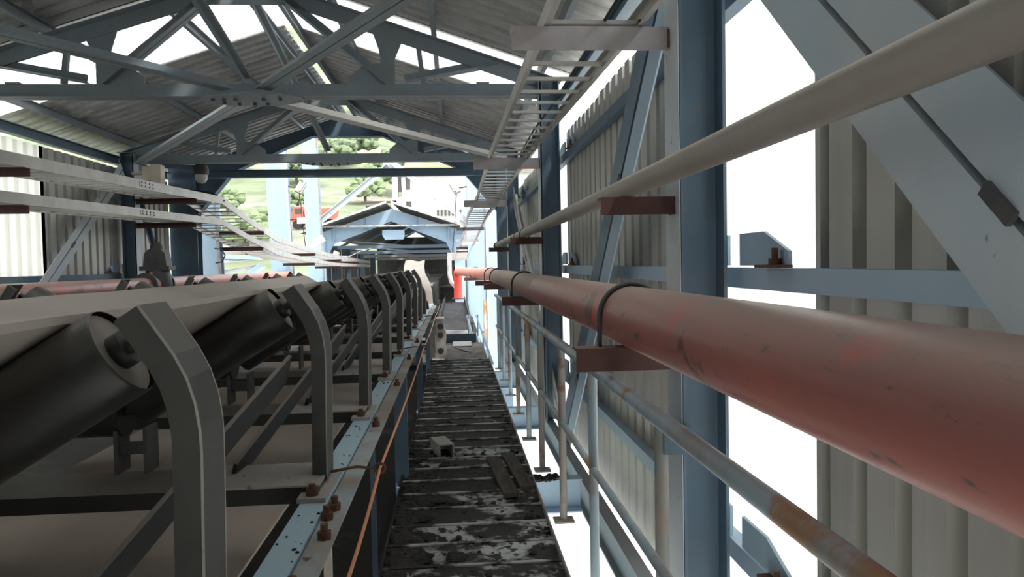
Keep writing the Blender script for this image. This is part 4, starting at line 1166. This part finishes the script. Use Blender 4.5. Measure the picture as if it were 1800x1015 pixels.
for sv in (19.5, 21.5, 23.5, 25.5, 28, 31):
    part('frame', MB().beam((-0.66, sv, -1.5), (-0.66, sv, -0.62), rect(0.08, 0.08), (0, 1, 0)), 'idler', fb)
rg = random.Random(5)
mb = MB()
for k in range(160):
    sv = rg.uniform(17.2, 34)
    mb.lump((-0.62 + rg.gauss(0, 0.04), sv, -1.48 + 0.1 * rg.random()), rg.uniform(0.03, 0.10), k, 0.7, 6)
single('coal_pile', mb, 'coal', 'coal spilled along the far walkway beside the conveyor', 'coal', kind='stuff')
fw = thing('far_steps', 'dim coal black steps of the walkway past the landing', 'stairs', (0, 18, -1.5))
for k in range(18):
    y = 16.2 + 0.55 * k
    part('tread', MB().box((-0.02, y + 0.27, -1.43), (0.68, 0.50, 0.03), Matrix.Rotation(SLOPE, 3, 'X')), 'coal', fw)  # shade of the enclosed walkway put into the coal black
part('side_beam', MB().span((-0.44, 15.7, -1.5), (-0.38, 30, -1.30)), 'coal', fw)
part('side_beam', MB().span((0.32, 15.7, -1.5), (0.36, 28, -1.25)), 'coal', fw)
sc = thing('grey_duct', 'dusty curved pipe standing beside the red drop pipe', 'pipe', (-0.10, 20.4, -1.4))
part('pipe', MB().tube([(-0.14, 20.4, 0.22), (-0.14, 20.4, -0.3), (-0.10, 20.4, -0.5), (0.0, 20.3, -0.62)], 0.06, 12), 'white', sc)
part('hood', MB().box((0.08, 20.6, 0.20), (0.55, 0.4, 0.22)), 'footgrey', sc)

# ---------------------------------------------------------------- outdoors: trees, truck, building
def tree(x, y, r, label, mtl, seed):
    z = ground_z(x, y)
    rg = random.Random(seed)
    t = thing('tree', label, 'tree', (x, y, z - 0.1), 'trees on the hillside', flat=True)
    mb = MB()
    for k in range(70):
        a, b = rg.uniform(0, 6.28), rg.uniform(0.0, 1.0)
        q = r * 0.95 * rg.random() ** 0.5
        c = (x + q * math.cos(a), y + q * math.sin(a), z + r * (0.55 + 0.85 * b * (1 - 0.5 * q / r)))
        mb.lump(c, r * rg.uniform(0.10, 0.27), rg.random(), 0.9, 7)
    part('crown', mb, mtl, t)
    part('trunk', MB().tube([(x, y, z - 0.3), (x, y, z + r * 0.7)], r * 0.08, 8), 'bark', t)
    return t
def at(px, py, d):
    """ground direction of a picture point, at distance d; only used to choose where a tree stands"""
    v = (rt * ((px - 900) / F_PX) + up * ((507.5 - py) / F_PX) + fwd)
    v = TILT.to_3x3() @ v
    return v.x / v.y * d, d
for i, (px, d, r, lab, mt) in enumerate([
    (425, 66, 2.6, 'pale green bush low at the left of the opening', 'leafpale'),
    (455, 74, 2.2, 'rounded pale bush beside the middle tower leg', 'leafpale'),
    (410, 118, 3.4, 'green tree high on the slope left of the tower legs', 'leaf'),
    (445, 132, 3.6, 'dark green tree high on the slope between ladder and tower leg', 'leaf'),
    (520, 110, 2.8, 'green tree seen between the two tower legs', 'leaf'),
    (520, 90, 2.0, 'small pale bush low between the two tower legs', 'leafpale'),
    (590, 128, 3.6, 'leafy tree under the truss, just right of far tower leg', 'leaf'),
    (625, 138, 4.2, 'big hazy tree high on the slope left of the white building', 'leaf'),
    (665, 105, 3.2, 'rounded green tree beside the white building', 'leafpale'),
    (640, 96, 2.4, 'small pale tree inside the inverted V brace', 'leafpale'),
    (680, 122, 3.0, 'green tree peeking over the white building corner', 'leaf'),
    (560, 160, 4.6, 'broad tree near the skyline above tower legs', 'leaf'),
    (480, 185, 5.0, 'hazy tree on the upper slope left', 'leafpale'),
    (650, 190, 5.2, 'hazy tree on the upper slope right', 'leafpale'),
    (395, 88, 2.2, 'small green bush behind the nearest tower leg', 'leafpale')]):
    x, y = at(px, 300, d)
    tree(x, y, r, lab, mt, i)

tx, ty = at(558, 370, 80)
tz = ground_z(tx, ty)
tk = thing('dump_truck', 'red dump truck parked on the slope between the tower legs', 'truck', (tx, ty, tz), flat=True)
part('bed', MB().prism([(tx - 1.1, ty - 1.1, tz + 1.0), (tx + 1.9, ty - 1.1, tz + 1.0), (tx + 2.2, ty - 1.1, tz + 2.2), (tx - 1.2, ty - 1.1, tz + 2.0)], (0, 2.2, 0)), 'truckred', tk)
part('cab', MB().prism([(tx - 2.6, ty - 1.0, tz + 0.7), (tx - 1.3, ty - 1.0, tz + 0.7), (tx - 1.3, ty - 1.0, tz + 2.3), (tx - 2.2, ty - 1.0, tz + 2.3), (tx - 2.6, ty - 1.0, tz + 1.5)], (0, 2.0, 0)), 'truckred', tk)
part('window', MB().span((tx - 2.15, ty - 1.03, tz + 1.6), (tx - 1.5, ty - 1.0, tz + 2.15)), 'window', tk)
part('chassis', MB().span((tx - 2.5, ty - 0.5, tz + 0.6), (tx + 1.9, ty + 0.5, tz + 0.9)), 'tyre', tk)
for x in (-2.0, 0.5, 1.4):
    for sd in (-1, 1):
        part('wheel', MB().tube([(tx + x, ty + sd * 0.7, tz + 0.45), (tx + x, ty + sd * 1.05, tz + 0.45)], 0.48, 14), 'tyre', tk)

bx, by = at(692, 350, 56)
bld = thing('white_building', 'white rendered building with orange roof edge behind the far gable', 'building', (bx + 4, by, -9), flat=True)
part('wall', MB().span((bx + 0.9, by, -9), (bx + 12, by + 8, -0.85)), 'plaster', bld)
part('pier', MB().span((bx - 0.05, by - 0.3, -9), (bx + 0.35, by + 0.4, -1.3)), 'plaster', bld)
part('pier', MB().span((bx + 0.62, by - 0.15, -9), (bx + 0.92, by + 0.4, -1.3)), 'plaster', bld)
part('roof_slab', MB().span((bx + 0.3, by - 0.5, -0.85), (bx + 12.3, by + 8.3, -0.55)), 'orange', bld)
part('parapet', MB().span((bx + 0.9, by - 0.3, -1.0), (bx + 12.2, by - 0.05, -0.85)), 'plaster', bld)
for (x0, x1, z0, z1) in [(0.36, 0.61, -2.4, -1.2), (0.93, 1.25, -2.2, -1.1), (0.93, 1.30, -3.9, -3.1), (0.36, 0.61, -6.2, -4.3)]:
    part('window', MB().span((bx + x0, by - 0.05, z0), (bx + x1, by + 0.5, z1)), 'window', bld)
for i in range(7):
    part('grille_bar', MB().span((bx + 3.2 + 0.28 * i, by - 0.06, -4.2), (bx + 3.34 + 0.28 * i, by, -3.75)), 'window', bld)
wd = thing('white_pipe_bridge', 'white pipe bridge with railings in front of the white building', 'pipe bridge', (bx + 2.0, by - 4, -9), flat=True)
Z = -2.35
part('duct', MB().beam((bx + 0.3, by - 4, Z - 0.6), (bx + 2.6, by - 4, Z + 0.35), rect(0.35, 0.35)), 'plaster', wd)
part('duct', MB().beam((bx + 2.6, by - 4, Z + 0.35), (bx + 4.4, by - 4, Z - 0.1), rect(0.3, 0.3)), 'plaster', wd)
part('leg', MB().beam((bx + 0.35, by - 4, -9), (bx + 0.35, by - 4, Z - 0.45), rect(0.35, 0.35), (0, 1, 0)), 'plaster', wd)
part('leg', MB().beam((bx + 0.95, by - 4, -9), (bx + 0.95, by - 4, Z - 0.5), rect(0.22, 0.22), (0, 1, 0)), 'plaster', wd)
part('leg', MB().beam((bx + 5.2, by - 4, -9), (bx + 5.2, by - 4, Z - 0.1), rect(0.18, 0.18), (0, 1, 0)), 'plaster', wd)
for dz in (0.0, 0.28, 0.55):
    part('rail', MB().tube([(bx + 2.9, by - 4.1, Z + 0.55 + dz), (bx + 5.3, by - 4.1, Z + dz)], 0.025, 6), 'white', wd)
for k in range(6):
    q = k / 5
    part('rail_post', MB().tube([(bx + 2.9 + 2.4 * q, by - 4.1, Z + 0.5 - 0.55 * q), (bx + 2.9 + 2.4 * q, by - 4.1, Z + 1.1 - 0.55 * q)], 0.022, 6), 'white', wd)
for (dz, dx, lab) in [(0, 0, 'upper of two brown timbers beside the white building'), (-0.3, 0.3, 'lower of two brown timbers beside the white building')]:
    single('timber', MB().span((bx - 1.9 + dx, by - 4.2, Z - 0.62 + dz), (bx + 0.1, by - 4.05, Z - 0.48 + dz)), 'wood', lab, 'beam', 'timbers by the white building', flat=True)

# ---------------------------------------------------------------- tilt the gallery downhill
for o in GAL:
    o.matrix_basis = TILT @ (Matrix.Translation(o.location) @ o.rotation_euler.to_matrix().to_4x4())
